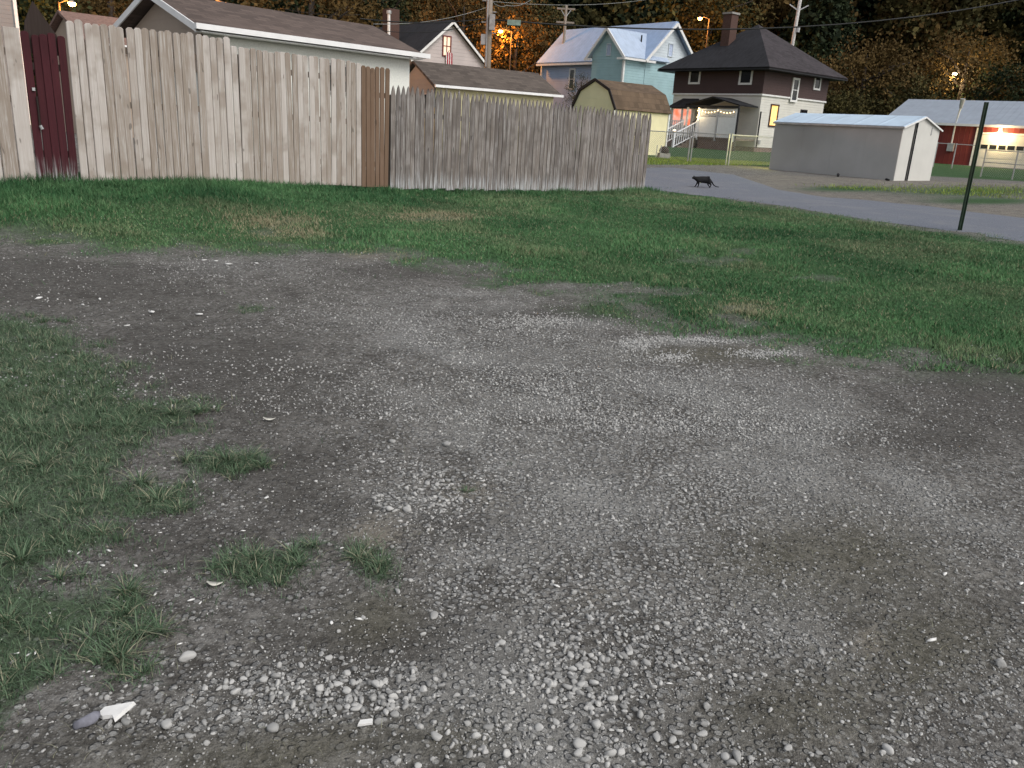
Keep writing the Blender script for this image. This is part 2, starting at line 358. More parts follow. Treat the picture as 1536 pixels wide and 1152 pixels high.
def masks(x, y):
    nx = x + .35 * (fbm(x, y, 1.3, 3, 40) - .5) + .12 * (fbm(x, y, 6, 2, 41) - .5); ny = y + .5 * (fbm(x, y, 1.1, 3, 50) - .5) + .15 * (fbm(x, y, 6, 2, 51) - .5)
    far = sstep(6, 9, y)
    dl = inpoly(P_lawn, x + (nx - x) * 1.6, y + (ny - y) * 1.6)
    lawn = sstep(-.9, 1.5, dl + 1.3 * (fbm(x, y, 2.6, 3, 42) - .5) * sstep(3, 6, y))
    sn = .35 + .65 * sstep(3, 6, y)
    near = sstep(-.16, .22, inpoly(P_near, x + (nx - x) * sn * .8, y + (ny - y) * sn * .8) + .5 * (fbm(x, y, 7, 3, 43) - .5))
    cl = 0
    for B in B_clump: cl = np.maximum(cl, gb(B, nx * .5 + x * .5, ny * .5 + y * .5))
    near = np.maximum(near, sstep(.25, .95, cl + .9 * (fbm(x, y, 12, 3, 44) - .5)))
    S = lambda Bs: np.clip(sum((.45 + 1.1 * pn) * gb(B, x * .6 + nx * .4, y * .6 + ny * .4) for B in Bs), 0, 1)
    pn = fbm(x, y, 2.4, 4, 80)
    olive, dry, bare, dark = S(B_olive), S(B_dry), S(B_bare), S(B_dark)
    gr = np.zeros_like(x)
    for B, a in B_grav: gr = np.maximum(gr, a * gb(B, x * .5 + nx * .5, y * .5 + ny * .5))
    gr = np.maximum(gr, .62 * sstep(-.3, .9, inpoly(P_grav, x, y) + .6 * (fbm(x, y, 1.6, 3, 61) - .5)))
    gr = gr * (1 - .7 * olive) * (1 - .6 * np.clip(gb(B_dry[4], x, y) + gb(B_dry[5], x, y), 0, 1))
    patch = fbm(x, y, 1.7, 3, 60)
    gr = gr * (.35 + .65 * sstep(.3, .6, patch + .08))
    lawn = lawn * (1 - .5 * sstep(.3, .8, bare * (-.35 + 2.4 * fbm(x, y, 4.0, 4, 70)))) * (1 - .42 * sstep(.2, .8, dry * (-.35 + 2.4 * fbm(x, y, 4.5, 4, 71))) * (y > 6))
    return lawn, near, olive, dry, bare, dark, np.clip(gr, 0, 1)

# ------------------------------------------------------------------ ground sheet
def axis(a, b, h0, grow, hmax):
    r = [a]; h = h0
    while r[-1] < b: r.append(r[-1] + h); h = min(h * grow, hmax)
    return r
ysn = axis(.6, 12, .045, 1.006, .1); ysm = axis(ysn[-1] + .1, 30, .12, 1.012, .5); ysf = axis(ysm[-1] + .6, 320, .8, 1.08, 12)
ysb = [-60, -30, -12, -5, -2, -.6, 0, .3]
ys = np.array(ysb + ysn + ysm + ysf)
xh = axis(0, 8, .05, 1.008, .12); xh2 = axis(xh[-1] + .15, 20, .2, 1.04, 1.0); xh3 = axis(xh2[-1] + 1.2, 260, 1.5, 1.12, 20)
xp = np.array(xh + xh2 + xh3); xs = np.concatenate([-xp[:0:-1], xp])
X, Y = np.meshgrid(xs, ys); x = X.ravel(); y = Y.ravel()
Z = Hm(x, y)
lawn, near, olive, dry, bare, dark, grav = masks(x, y)
far = sstep(21, 23, y)
yard = np.where(y > 22, sstep(-.5, .8, inpoly(P_yard, x, y)), 0) ; yard = np.maximum(yard, sstep(34.5, 36, y) * (1 - sstep(66, 74, y)))
vg = np.clip(sum(gb(B, x, y) for B in B_vgreen), 0, 1) * sstep(14, 18, y)
verge = sstep(-1, .5, inpoly(P_verge, x, y)) * sstep(12, 16, y)
lawn2 = np.clip(np.maximum(lawn * (1 - far), np.maximum(yard, vg * .8)), 0, 1)
dry2 = np.clip(np.maximum(dry, verge * (1 - vg) * .8), 0, 1)
nx_, ny_ = len(xs), len(ys)
ii = (np.arange(ny_ - 1)[:, None] * nx_ + np.arange(nx_ - 1)[None, :]).ravel()
F = np.stack([ii, ii + 1, ii + nx_ + 1, ii + nx_], 1)
m, n, b = new_mat('ground_soil'); M['ground'] = m
def att(nm): a = n.nodes.new('ShaderNodeAttribute'); a.attribute_name = nm; return a.outputs['Fac']
v = coords(n); n1 = noise(n, v, 3.5, 7, .65); n2 = noise(n, v, 28, 5, .7); n3 = noise(n, v, 140, 3, .7); n0 = noise(n, v, .9, 4)
vo = n.nodes.new('ShaderNodeTexVoronoi'); vo.inputs['Scale'].default_value = 42; vo.inputs['Randomness'].default_value = 1; L(n, v, vo.inputs['Vector'])
sepc = n.nodes.new('ShaderNodeSeparateColor'); L(n, vo.outputs['Color'], sepc.inputs[0])
vo2 = n.nodes.new('ShaderNodeTexVoronoi'); vo2.inputs['Scale'].default_value = 110; L(n, v, vo2.inputs['Vector'])
sep2 = n.nodes.new('ShaderNodeSeparateColor'); L(n, vo2.outputs['Color'], sep2.inputs[0])
soil = mixc(n, ramp(n, n1, .3, .72), (.125, .118, .108), (.27, .258, .24))
soil = mixc(n, ramp(n, n2, .38, .62), mixc(n, .75, soil, (.065, .060, .054)), soil)
soil = mixc(n, math_(n, 'MULTIPLY', ramp(n, noise(n, v, 11, 6, .75), .52, .66), .5), soil, (.31, .30, .285))
soil = mixc(n, math_(n, 'MULTIPLY', math_(n, 'MULTIPLY', ramp(n, n0, .42, .62), .65), ramp(n, att('grav'), .08, .5)), soil, (.33, .325, .31))
# grit lying in the soil
g2 = math_(n, 'MULTIPLY', ramp(n, sep2.outputs[0], .62, .8), ramp(n, vo2.outputs['Distance'], .5, .25))
soil = mixc(n, math_(n, 'MULTIPLY', g2, .7), soil, (.38, .375, .36))
stonec = mixc(n, sepc.outputs[1], (.20, .20, .20), (.50, .495, .48))
gm = math_(n, 'MULTIPLY', ramp(n, math_(n, 'ADD', att('grav'), math_(n, 'MULTIPLY', sepc.outputs[0], -.75)), -.35, .0), ramp(n, vo.outputs['Distance'], .55, .35))
soil = mixc(n, math_(n, 'MULTIPLY', gm, .85), soil, stonec)
soil = mixc(n, math_(n, 'MULTIPLY', att('dark'), .62), soil, mixc(n, n2, (.050, .046, .042), (.10, .093, .085)))
soil = mixc(n, math_(n, 'MULTIPLY', att('olive'), .75), soil, mixc(n, ramp(n, n2, .3, .7), (.085, .080, .060), (.16, .15, .118)))
dr = math_(n, 'MULTIPLY', att('dry'), ramp(n, math_(n, 'ADD', math_(n, 'ADD', math_(n, 'MULTIPLY', n2, .8), math_(n, 'MULTIPLY', n1, .7)), math_(n, 'MULTIPLY', att('dry'), .35)), .80, 1.15))
soil = mixc(n, math_(n, 'MULTIPLY', dr, .85), soil, mixc(n, n3, (.17, .15, .12), (.33, .30, .25)))
gcol = mixc(n, ramp(n, n2, .3, .7), (.028, .068, .026), (.062, .128, .050))
soil = mixc(n, math_(n, 'MAXIMUM', ramp(n, math_(n, 'ADD', att('lawn'), math_(n, 'MULTIPLY', n2, .5)), .3, 1.1), math_(n, 'MULTIPLY', ramp(n, math_(n, 'ADD', att('nearg'), math_(n, 'MULTIPLY', n2, .9)), 1.0, 1.6), .75)), soil, gcol)
soil = mixc(n, math_(n, 'MULTIPLY', ramp(n, n3, .52, .72), .35), soil, mixc(n, .5, soil, (.32, .31, .30)))
soil = mixc(n, math_(n, 'MULTIPLY', ramp(n, n3, .45, .28), .55), soil, mixc(n, .35, (0, 0, 0), soil))
soil = mixc(n, math_(n, 'MULTIPLY', ramp(n, noise(n, v, 1.9, 6, .7), .54, .66), .5), soil, mixc(n, .45, (.035, .03, .026), soil))
soil = mixc(n, att('hill'), soil, (.014, .014, .008))
L(n, soil, b.inputs['Base Color']); b.inputs['Roughness'].default_value = .95; b.inputs['Specular IOR Level'].default_value = .12
hh = math_(n, 'ADD', math_(n, 'MULTIPLY', n2, 1.0), math_(n, 'ADD', math_(n, 'MULTIPLY', n3, .45), math_(n, 'MULTIPLY', gm, .8)))
bump(n, b, hh, 1.0, .022)
me = npmesh('ground', np.stack([x, y, Z], 1), F, m, dict(lawn=lawn2, nearg=near, olive=olive * (1 - far), dry=dry2, dark=dark * (1 - far), hill=sstep(66, 76, y), grav=np.where(y < 22, grav, 0)), True, 4)
tag(link('ground', me), kind='structure')

# ------------------------------------------------------------------ alley
near_e = [(960, 286), (1000, 287), (1100, 299), (1200, 313), (1300, 330), (1420, 346), (1536, 363), (1750, 396)]
far_e = [(960, 252), (1010, 252), (1100, 262), (1170, 286), (1240, 296), (1400, 311), (1536, 328), (1750, 352)]
def resamp(px, k):
    P = np.array([gp(u, v) for u, v in px]); P = np.vstack([P[0] + (P[0] - P[1]) * 3, P]); d = np.r_[0, np.cumsum(np.hypot(*np.diff(P, axis=0).T))]
    t = np.linspace(0, d[-1], k); return np.stack([np.interp(t, d, P[:, 0]), np.interp(t, d, P[:, 1])], 1)
K = 260; A = resamp(near_e, K); Bq = resamp(far_e, K)
A[:, 1] += .25 * (fbm(A[:, 0], A[:, 1], 1.5, 4, 3) - .5); Bq[:, 1] += .9 * (fbm(Bq[:, 0], Bq[:, 1], .8, 4, 4) - .5)
rows = []
for j in range(9):
    t = j / 8; Pj = A * (1 - t) + Bq * t
    rows.append(np.c_[Pj, G(Pj[:, 0], Pj[:, 1]) + .004 + .045 * math.sin(math.pi * t)])
V = np.vstack(rows); ii = (np.arange(8)[:, None] * K + np.arange(K - 1)[None, :]).ravel()
m, n, b = new_mat('worn_asphalt'); v = coords(n)
a1 = noise(n, v, 1.1, 7, .7); a2 = noise(n, v, 40, 4, .8)
c = mixc(n, ramp(n, a2, .35, .7), (.10, .112, .14), (.20, .215, .25)); c = mixc(n, math_(n, 'MULTIPLY', ramp(n, a1, .45, .7), .5), c, (.22, .22, .225))
L(n, c, b.inputs['Base Color']); b.inputs['Roughness'].default_value = .85; bump(n, b, a2, .5, .01)
tag(link('alley_road', npmesh('alley_road', V, np.stack([ii, ii + 1, ii + K + 1, ii + K], 1), m, None, True, 4)), kind='structure')

# ------------------------------------------------------------------ gravel
def ico(sub):
    bm = bmesh.new(); bmesh.ops.create_icosphere(bm, subdivisions=sub, radius=1)
    v = np.array([p.co[:] for p in bm.verts]); f = np.array([[q.index for q in t.verts] for t in bm.faces]); bm.free(); return v, f
def stone_shapes(sub, k):
    v, f = ico(sub); out = []
    for i in range(k):
        q = v.copy(); 
        for _ in range(10):          # knock facets off
            d = NR.normal(size=3); d /= np.linalg.norm(d); h = NR.uniform(.45, .8); s = q @ d
            q = q - np.outer(np.maximum(s - h, 0) * .97, d)
        q *= np.array([NR.uniform(.8, 1.25), NR.uniform(.6, .95), NR.uniform(.5, .8)]); q += NR.normal(size=q.shape) * .02
        out.append(q)
    return out, f
def scatter(shapes, f, x, y, size, sink=.3, zoff=0.0):
    N = len(x); k = NR.randint(0, len(shapes), N); S = np.array(shapes)[k]
    a = NR.uniform(0, 2 * np.pi, N); t = NR.normal(0, .25, N)
    ca, sa, ct, st = np.cos(a), np.sin(a), np.cos(t), np.sin(t)
    X_, Y_, Z_ = S[..., 0], S[..., 1], S[..., 2]
    Y2 = Y_ * ct[:, None] - Z_ * st[:, None]; Z2 = Y_ * st[:, None] + Z_ * ct[:, None]
    X3 = X_ * ca[:, None] - Y2 * sa[:, None]; Y3 = X_ * sa[:, None] + Y2 * ca[:, None]
    V = np.stack([X3, Y3, Z2], -1) * size[:, None, None]
    V += np.stack([x, y, Hm(x, y) + size * (.55 - sink) + zoff], -1)[:, None, :]
    nv = S.shape[1]; FF = (f[None] + (np.arange(N) * nv)[:, None, None]).reshape(-1, 3)
    return V.reshape(-1, 3), FF, np.repeat(NR.uniform(0, 1, N), nv)
def inview(x, y, m_=.22):
    u, v = proj(x, y, Hm(x, y)); return (u > -W0 * m_) & (u < W0 * (1 + m_)) & (v < H0 * (1 + m_)) & (v > 150)
def cand(N, y0, y1, hw0, hw1, pw=1.0):
    y = y0 + (y1 - y0) * NR.uniform(0, 1, N) ** pw; hw = hw0 + (hw1 - hw0) * (y - y0) / (y1 - y0); x = NR.uniform(-1, 1, N) * hw
    k = inview(x, y); return x[k], y[k]
M['stone'] = tinted('gravel_stone', (.22, .218, .212), (.48, .472, .455), None, .85, spec=.25)
sh_hi, f_hi = stone_shapes(2, 14)
# icosphere(2) has 80 faces; icosphere(1) has 20
sh_lo, f_lo = stone_shapes(1, 12)
mats_ = M['stone']
def size_bias(x, y): return fbm(x, y, 1.2, 2, 90)
# near stones
x, y = cand(75000, 1.15, 4.3, 2.2, 3.6, 1.15)
ma = masks(x, y); den = ma[6] * .95 + .05 * (1 - ma[1]) * (1 - ma[2])
clum = sstep(.35, .62, fbm(x, y, 6, 2, 77)); keep = NR.uniform(0, 1, len(x)) < den * (.3 + .7 * clum) * .8
x, y, = x[keep], y[keep]; big = NR.uniform(0, 1, len(x)) ** 3.0
cl2 = np.maximum.reduce([gb(B_grav[i][0], x, y) for i in (0, 1, 2, 3, 4, 5, 9)])
size = (.0048 + .0092 * big) * (.75 + .5 * cl2)
ns = min(len(x), 13500); print('near stones', len(x)); x, y, size = x[:ns], y[:ns], size[:ns]
V, FF, T = scatter(sh_hi, f_hi, x, y, size, .25)
tag(link('gravel', npmesh('gravel', V, FF, mats_, dict(tint=T), False)), 'loose grey gravel stones spread over the bare soil in front', 'gravel', None, 'stuff')
# mid and fine stones
xs_, ys_, ss_ = [], [], []
x, y = cand(330000, 1.15, 4.6, 2.2, 3.8, 1.1); ma = masks(x, y)
keep = NR.uniform(0, 1, len(x)) < (ma[6] * .42 + .06 * (1 - ma[1])) * (.3 + .9 * sstep(.35, .6, fbm(x, y, 4, 2, 78))); xs_.append(x[keep]); ys_.append(y[keep]); ss_.append(.0016 + .0034 * NR.uniform(0, 1, keep.sum()) ** 1.6)
x, y = cand(200000, 4.0, 10.5, 3.2, 8.5, 1.2); ma = masks(x, y)
keep = NR.uniform(0, 1, len(x)) < (ma[6] * .6 + .06 * (1 - ma[0])) * (1 - .85 * ma[0]) * (.3 + .9 * sstep(.35, .6, fbm(x, y, 3, 2, 79))); xs_.append(x[keep]); ys_.append(y[keep]); ss_.append(.004 + .009 * NR.uniform(0, 1, keep.sum()) ** 2.2)
for (u_, v_, du, dv, k_) in ((955, 516, 26, 8, 450), (1045, 509, 60, 4, 550), (1145, 530, 48, 6, 500), (1010, 535, 30, 6, 300), (810, 482, 70, 9, 700)):
    pp = np.array([gp(u_ + NR.normal() * du * .6, v_ + (u_ * 0) + NR.normal() * dv * .6) for _ in range(k_)]); xs_.append(pp[:, 0]); ys_.append(pp[:, 1]); ss_.append(NR.uniform(.005, .013, k_))
x, y, size = map(np.concatenate, (xs_, ys_, ss_)); print('fine stones', len(x))
V, FF, T = scatter(sh_lo, f_lo, x, y, size, .25)
tag(link('gravel', npmesh('gravel', V, FF, mats_, dict(tint=T), False)), 'fine grit and small pebbles between the larger gravel stones', 'gravel', None, 'stuff')

# single larger stones
def stone_obj(name, u, v, wpx, label, mat, group=None, flat=1.0, shapes=None, seed=0):
    gx, gy = gp(u, v); d = (Vector((gx, gy, 0)) - CAM).length; r = wpx / F0 * d / 2
    s = sh_hi[seed % len(sh_hi)] * r; s = s * np.array([1, 1, flat]); s[:, 2] -= s[:, 2].min() + .15 * r
    me = npmesh(name, s, f_hi, mat, dict(tint=np.full(len(s), rnd.uniform(.35, 1)))); o = link(name, me, None, (gx, gy, float(Hm(gx, gy))))
    o.rotation_euler = (0, 0, rnd.uniform(0, 6.3)); return tag(o, label, 'stone', group)
M['whitechip'] = plain('white_stone_chip', (.74, .73, .71), .6, .08, 30)
M['bluestone'] = plain('blue_grey_rock', (.20, .20, .235), .85, .2, 40)
stone_obj('stone', 130, 1087, 38, 'flat blue grey rock beside the white triangular shard', M['bluestone'], flat=.7, seed=1)
stone_obj('stone', 280, 986, 21, 'rounded pale stone on bare soil at the tip of the gravel patch', M['stone'], seed=2)
stone_obj('stone', 250, 1090, 20, 'single round stone lying in the olive moss at bottom left', M['stone'], seed=3)
stone_obj('stone', 411, 1095, 20, 'grey stone at the lower edge of the gravel above the moss', M['stone'], seed=4)
for i, (u, v, s_) in enumerate([(670, 668, 14), (588, 662, 12), (596, 888, 14), (650, 925, 17), (545, 932, 13), (610, 770, 14), (585, 768, 13), (622, 742, 13), (690, 748, 11), (640, 725, 12), (1500, 1000, 16), (870, 1120, 22), (915, 1135, 20),
                              (1105, 1140, 20), (752, 968, 14), (828, 970, 13), (930, 985, 13), (985, 945, 12), (700, 1090, 16), (655, 1110, 18), (895, 1090, 20), (760, 1135, 18), (960, 1075, 16), (1015, 1100, 14), (1060, 1060, 14),
                              (480, 1035, 16), (440, 1060, 15), (355, 1040, 14), (395, 1022, 14), (520, 1010, 13), (330, 1078, 13), (195, 1062, 13), (235, 1035, 12), (1330, 1130, 16), (1180, 1130, 15), (1090, 1010, 13), (860, 890, 12)]):
    stone_obj('stone', u, v, s_, 'larger light grey stone lying loose among the gravel', M['stone'], 'larger stones in the gravel', seed=i + 3)
def shard(name, u, v, pts, th, label, mat, cat, tilt=(0, 0)):
    gx, gy = gp(u, v); d = (Vector((gx, gy, 0)) - CAM).length; k = d / F0
    P = [(a * k, b_ * k, 0) for a, b_ in pts]
    mb = MB(); n_ = len(P); top = [(p[0] * .94, p[1] * .94, th) for p in P]
    mb.add(P + top, [tuple(range(n_))[::-1], tuple(range(n_, 2 * n_))] + [(i, (i + 1) % n_, n_ + (i + 1) % n_, n_ + i) for i in range(n_)])
    o = mb.build(name, mat, None, False, (gx, gy, float(Hm(gx, gy)) + .006)); o.rotation_euler = (tilt[0], tilt[1], 0); return tag(o, label, cat)
shard('stone_shard', 170, 1074, [(-19, -2), (-14, 9), (22, 17), (8, -12), (2, -5), (-10, -7)], .012, 'white triangular stone shard pointing up right beside the blue grey rock', M['whitechip'], 'stone', (.12, -.1))
shard('stone_chip', 548, 1090, [(-10, -5), (-8, 4), (9, 8), (10, 0)], .007, 'white rectangular chip at the gravel edge above the moss', M['whitechip'], 'stone', (.1, 0))
M['leafdry'] = plain('pale_dry_leaf', (.62, .60, .53), .7, .15, 20)
def curl(u, v, s_, label):
    gx, gy = gp(u, v); d = (Vector((gx, gy, 0)) - CAM).length; k = s_ * d / F0; mb = MB(); P = []
    for i in range(7):
        t = i / 6; a = -.6 + 1.5 * t; wd = .22 * math.sin(math.pi * (.08 + .84 * t))
        for sgn in (-1, 1): P.append((k * (t - .5), k * (wd * sgn + .2 * (t - .5) ** 2), k * (.08 + .5 * (t - .5) ** 2 + .08 * abs(sgn))))
    P2 = [(p[0], p[1], p[2] + .0012) for p in P]; fs = []
    for i in range(6): fs += [(2 * i, 2 * i + 2, 2 * i + 3, 2 * i + 1), (14 + 2 * i + 1, 14 + 2 * i + 3, 14 + 2 * i + 2, 14 + 2 * i)]
    fs += [(i, i + 14, i + 16, i + 2) for i in range(0, 11, 2)] + [(i + 2, i + 16, i + 14, i) for i in range(1, 12, 2)]
    mb.add(P + P2, fs); return tag(mb.build('dry_leaf', M['leafdry'], None, True, (gx, gy, float(Hm(gx, gy)) + .002)), label, 'leaf')
curl(404, 632, 18, 'pale curled dry leaf lying alone on dark soil'); curl(322, 878, 22, 'crumpled pale leaf beside the green weed patch')
chips = [(290, 722, 10), (400, 747, 10), (105, 830, 9), (118, 832, 8), (163, 829, 12), (154, 850, 12), (248, 857, 9), (203, 848, 8), (364, 799, 8), (513, 822, 9), (232, 892, 8), (286, 900, 12), (300, 903, 9), (449, 928, 8), (377, 883, 9), (497, 934, 10), (538, 933, 15),
         (75, 920, 8), (92, 942, 8), (42, 980, 9), (52, 978, 8), (25, 978, 9), (132, 1005, 7), (138, 1011, 7), (268, 963, 9), (308, 700, 6), (390, 735, 6), (240, 802, 6), (210, 745, 7), (60, 870, 6), (347, 830, 6), (170, 943, 6), (1395, 964, 17), (1533, 872, 12),
         (1533, 902, 10), (835, 880, 12), (306, 391, 10), (324, 392, 8), (343, 398, 14), (385, 396, 10), (57, 449, 12), (150, 449, 9), (124, 457, 7), (190, 489, 9), (300, 474, 16), (228, 471, 16), (1040, 1010, 8), (690, 545, 6), (1002, 1028, 10), (1418, 860, 12)]
sh_c, f_c = stone_shapes(1, 8)
for i, (u, v, s_) in enumerate(chips):
    gx, gy = gp(u, v); d = (Vector((gx, gy, 0)) - CAM).length; r = s_ / F0 * d / 2
    q = sh_c[i % 8] * r * np.array([1.1, .7, .4])
    o = link('white_chip', npmesh('white_chip', q, f_c, M['whitechip']), None, (gx, gy, float(Hm(gx, gy)) + r * .3)); o.rotation_euler = (0, rnd.uniform(-.2, .2), rnd.uniform(0, 3))
    tag(o, 'small white chip lying on the soil or in the grass', 'chip', 'white chips scattered on the ground')
x, y = cand(9000, 1.3, 11, 2.2, 9, .9); keep = NR.uniform(0, 1, len(x)) < .22 * (1.2 - sstep(-1, 1, x)); x, y = x[keep], y[keep]
V, FF, T = scatter(sh_lo, f_lo, x, y, .0014 + .0003 * y + .0016 * NR.uniform(0, 1, len(x)) ** 2, .2)
tag(link('white_grit', npmesh('white_grit', V, FF, M['whitechip'], None)), 'tiny white grit specks sprinkled over soil and grass', 'grit', None, 'stuff')

# ------------------------------------------------------------------ grass
def blades(x, y, h, wd, lean, segs, dryf, zb=None, spread=None, tint=None):
    N = len(x); a = NR.uniform(0, 2 * np.pi, N) if spread is None else spread
    z = Hm(x, y) - .004 if zb is None else zb
    dirx, diry = np.cos(a), np.sin(a); pa = a + np.pi / 2 + NR.normal(0, .5, N); wx, wy = np.cos(pa) * wd / 2, np.sin(pa) * wd / 2
    rows = []
    for s in range(segs):
        t = s / segs; ww = 1 - t * .7; hx = lean * h * t ** 1.8
        c = np.stack([x + dirx * hx, y + diry * hx, z + h * (t - .35 * lean * t * t)], -1); o = np.stack([wx * ww, wy * ww, np.zeros(N)], -1)
        rows += [c - o, c + o]
    rows.append(np.stack([x + dirx * lean * h, y + diry * lean * h, z + h * np.maximum(.12, 1 - .35 * lean)], -1))
    V = np.stack(rows, 1); k = 2 * segs + 1; f = []
    for s in range(segs - 1): f += [(2 * s, 2 * s + 1, 2 * s + 3), (2 * s, 2 * s + 3, 2 * s + 2)]
    f.append((2 * segs - 2, 2 * segs - 1, 2 * segs)); f = np.array(f)
    FF = (f[None] + (np.arange(N) * k)[:, None, None]).reshape(-1, 3)
    tt = NR.uniform(0, 1, N) if tint is None else np.clip(.55 * NR.uniform(0, 1, N) + tint, 0, 1)
    return V.reshape(-1, 3), FF, np.repeat(tt, k), np.repeat(dryf, k)
M['lawng'] = tinted('lawn_blades', (.028, .092, .036), (.108, .235, .095), (.32, .28, .18), .75)
M['nearg'] = tinted('near_grass_blades', (.030, .062, .030), (.135, .20, .12), (.32, .30, .21), .7)
def add_grass(label, arrs, mat):
    off = 0; V, FF, T, D = [], [], [], []
    for v_, f_, t_, d_ in arrs: V.append(v_); FF.append(f_ + off); T.append(t_); D.append(d_); off += len(v_)
    me = npmesh('grass', np.vstack(V), np.vstack(FF), mat, dict(tint=np.concatenate(T), dry=np.concatenate(D)))
    tag(link('grass', me), label, 'grass', None, 'stuff')
# lawn between gravel, fence and alley
x, y = cand(1000000, 5.6, 24, 4.5, 19, 1.25); ma = masks(x, y)
keep = (NR.uniform(0, 1, len(x)) < sstep(.12, .95, ma[0] + .5 * (fbm(x, y, 6, 3, 103) - .5)) * (.45 + .55 * sstep(.3, .6, fbm(x, y, 2.2, 3, 101)))) & (y < 21.5 + 0 * x)
x, y, m0 = x[keep], y[keep], ma[0][keep]; dry_ = ma[3][keep]
# behind the fence line nothing is planted
fx, fy = -6.39, 11.96; s_ = (x - fx) * math.cos(math.radians(42)) + (y - fy) * math.sin(math.radians(42)); t_ = -(x - fx) * math.sin(math.radians(42)) + (y - fy) * math.cos(math.radians(42))
k2 = ~((s_ < 12.7) & (t_ > .15)); x, y, m0, dry_, t_, s_ = x[k2], y[k2], m0[k2], dry_[k2], t_[k2], s_[k2]
bank = np.exp(-((t_ + .15) / .45) ** 2) * (s_ < 13); bank2 = sstep(-2.6, -1.0, t_) * (s_ < 5) 
h = (.018 + .026 * NR.uniform(0, 1, len(x)) + .03 * sstep(.45, .7, fbm(x, y, 1.3, 2, 111))) * (1 + 1.6 * bank * (.5 + fbm(x, y, 1.6, 2, 160)) + 1.1 * bank2 * fbm(x, y, 1.1, 2, 161))
dr = np.clip((NR.uniform(0, 1, len(x)) < .10 + 1.1 * dry_) * NR.uniform(.55, 1, len(x)) + .25 * sstep(.5, .75, fbm(x, y, .8, 3, 131)), 0, 1) * (1 - .8 * np.clip(bank + bank2, 0, 1))
print('lawn blades', len(x))
add_grass('short dark green lawn grass between the gravel, the fences and the alley', [blades(x, y, h, .004 + .00048 * y, NR.uniform(.2, 1.2, len(x)), 1, dr, tint=1.5 * (fbm(x, y, .7, 3, 151) - .35) + .5 * (fbm(x, y, 4, 2, 152) - .5) - .25 * np.clip(bank + bank2, 0, 1))], M['lawng'])
# near grass at the left
x, y = cand(620000, 1.15, 7.0, 2.2, 6.0, 1.0); ma = masks(x, y)
keep = (NR.uniform(0, 1, len(x)) < ma[1] * (.25 + .75 * sstep(.3, .62, fbm(x, y, 3.5, 3, 102)))); x, y = x[keep], y[keep]
h = (.015 + .035 * NR.uniform(0, 1, len(x)) ** 1.5) * (.6 + .9 * fbm(x, y, 2.5, 2, 120)) * 1.25
dr = (NR.uniform(0, 1, len(x)) < .10) * NR.uniform(.4, 1, len(x)); arrs = [blades(x, y, h, .0028 + 0 * x, NR.uniform(.3, 1.3, len(x)), 2, dr)]; print('near blades', len(x))
# tufts of long blades
tu = [(40, 640, 1), (70, 590, .8), (140, 600, .8), (190, 640, 1), (260, 620, 1.1), (300, 618, .9), (60, 700, 1.1), (20, 760, 1), (120, 720, .7), (210, 725, 1.1), (240, 750, 1), (270, 765, .8), (340, 690, 1.2), (370, 690, 1.1), (320, 700, .8), (30, 840, 1), (90, 870, .8), (190, 890, .9),
      (180, 985, 1.1), (205, 950, 1), (240, 945, .8), (150, 560, .7), (100, 530, .7), (60, 520, .6), (20, 560, .8), (340, 850, .8), (380, 840, .8), (440, 830, .8), (470, 820, .7), (540, 840, .9), (570, 850, .7), (10, 930, .9), (80, 1010, .6), (700, 735, .45), (190, 545, .6), (130, 640, .8), (10, 690, 1), (160, 690, .6),
      (280, 690, .8), (395, 700, .8)]
tx, ty, th_, ta, tl = [], [], [], [], []
for u, v, s1 in tu:
    gx, gy = gp(u, v); k = int(90 * s1)
    for _ in range(k):
        a = rnd.uniform(0, 6.283); r = rnd.uniform(0, .035 * s1); tx.append(gx + r * math.cos(a) * 1.3); ty.append(gy + r * math.sin(a)); ta.append(a + rnd.gauss(0, .5)); th_.append(rnd.uniform(.03, .095) * s1); tl.append(rnd.uniform(.5, 1.7))
ex, ey = cand(3000, 1.15, 7.0, 2.2, 6.0); kk = masks(ex, ey)[1] > .35; ex, ey = ex[kk][:420], ey[kk][:420]
for gx, gy in zip(ex, ey):
    for _ in range(22):
        a = rnd.uniform(0, 6.283); r = rnd.uniform(0, .025); tx.append(gx + r * math.cos(a)); ty.append(gy + r * math.sin(a)); ta.append(a + rnd.gauss(0, .5)); th_.append(rnd.uniform(.03, .07)); tl.append(rnd.uniform(.4, 1.6))
tx, ty, th_, ta, tl = map(np.array, (tx, ty, th_, ta, tl)); N = len(tx)
arrs.append(blades(tx, ty, th_, .0035 + .0012 * NR.uniform(0, 1, N), tl, 4, (NR.uniform(0, 1, N) < .22) * NR.uniform(.3, 1, N), None, ta))
# dead straws and sparse blades over soil
x, y = cand(26000, 1.15, 6, 2.2, 5); ma = masks(x, y); keep = NR.uniform(0, 1, len(x)) < (.07 + .5 * ma[2] + .6 * ma[3]) * sstep(.35, .6, fbm(x, y, 3, 2, 140)); x, y = x[keep], y[keep]
arrs.append(blades(x, y, .012 + .022 * NR.uniform(0, 1, len(x)), .0016 + 0 * x, NR.uniform(.8, 2.2, len(x)), 2, .55 + .45 * NR.uniform(0, 1, len(x))))
add_grass('tufty pale green grass and weeds at the left edge of the gravel', arrs, M['nearg'])
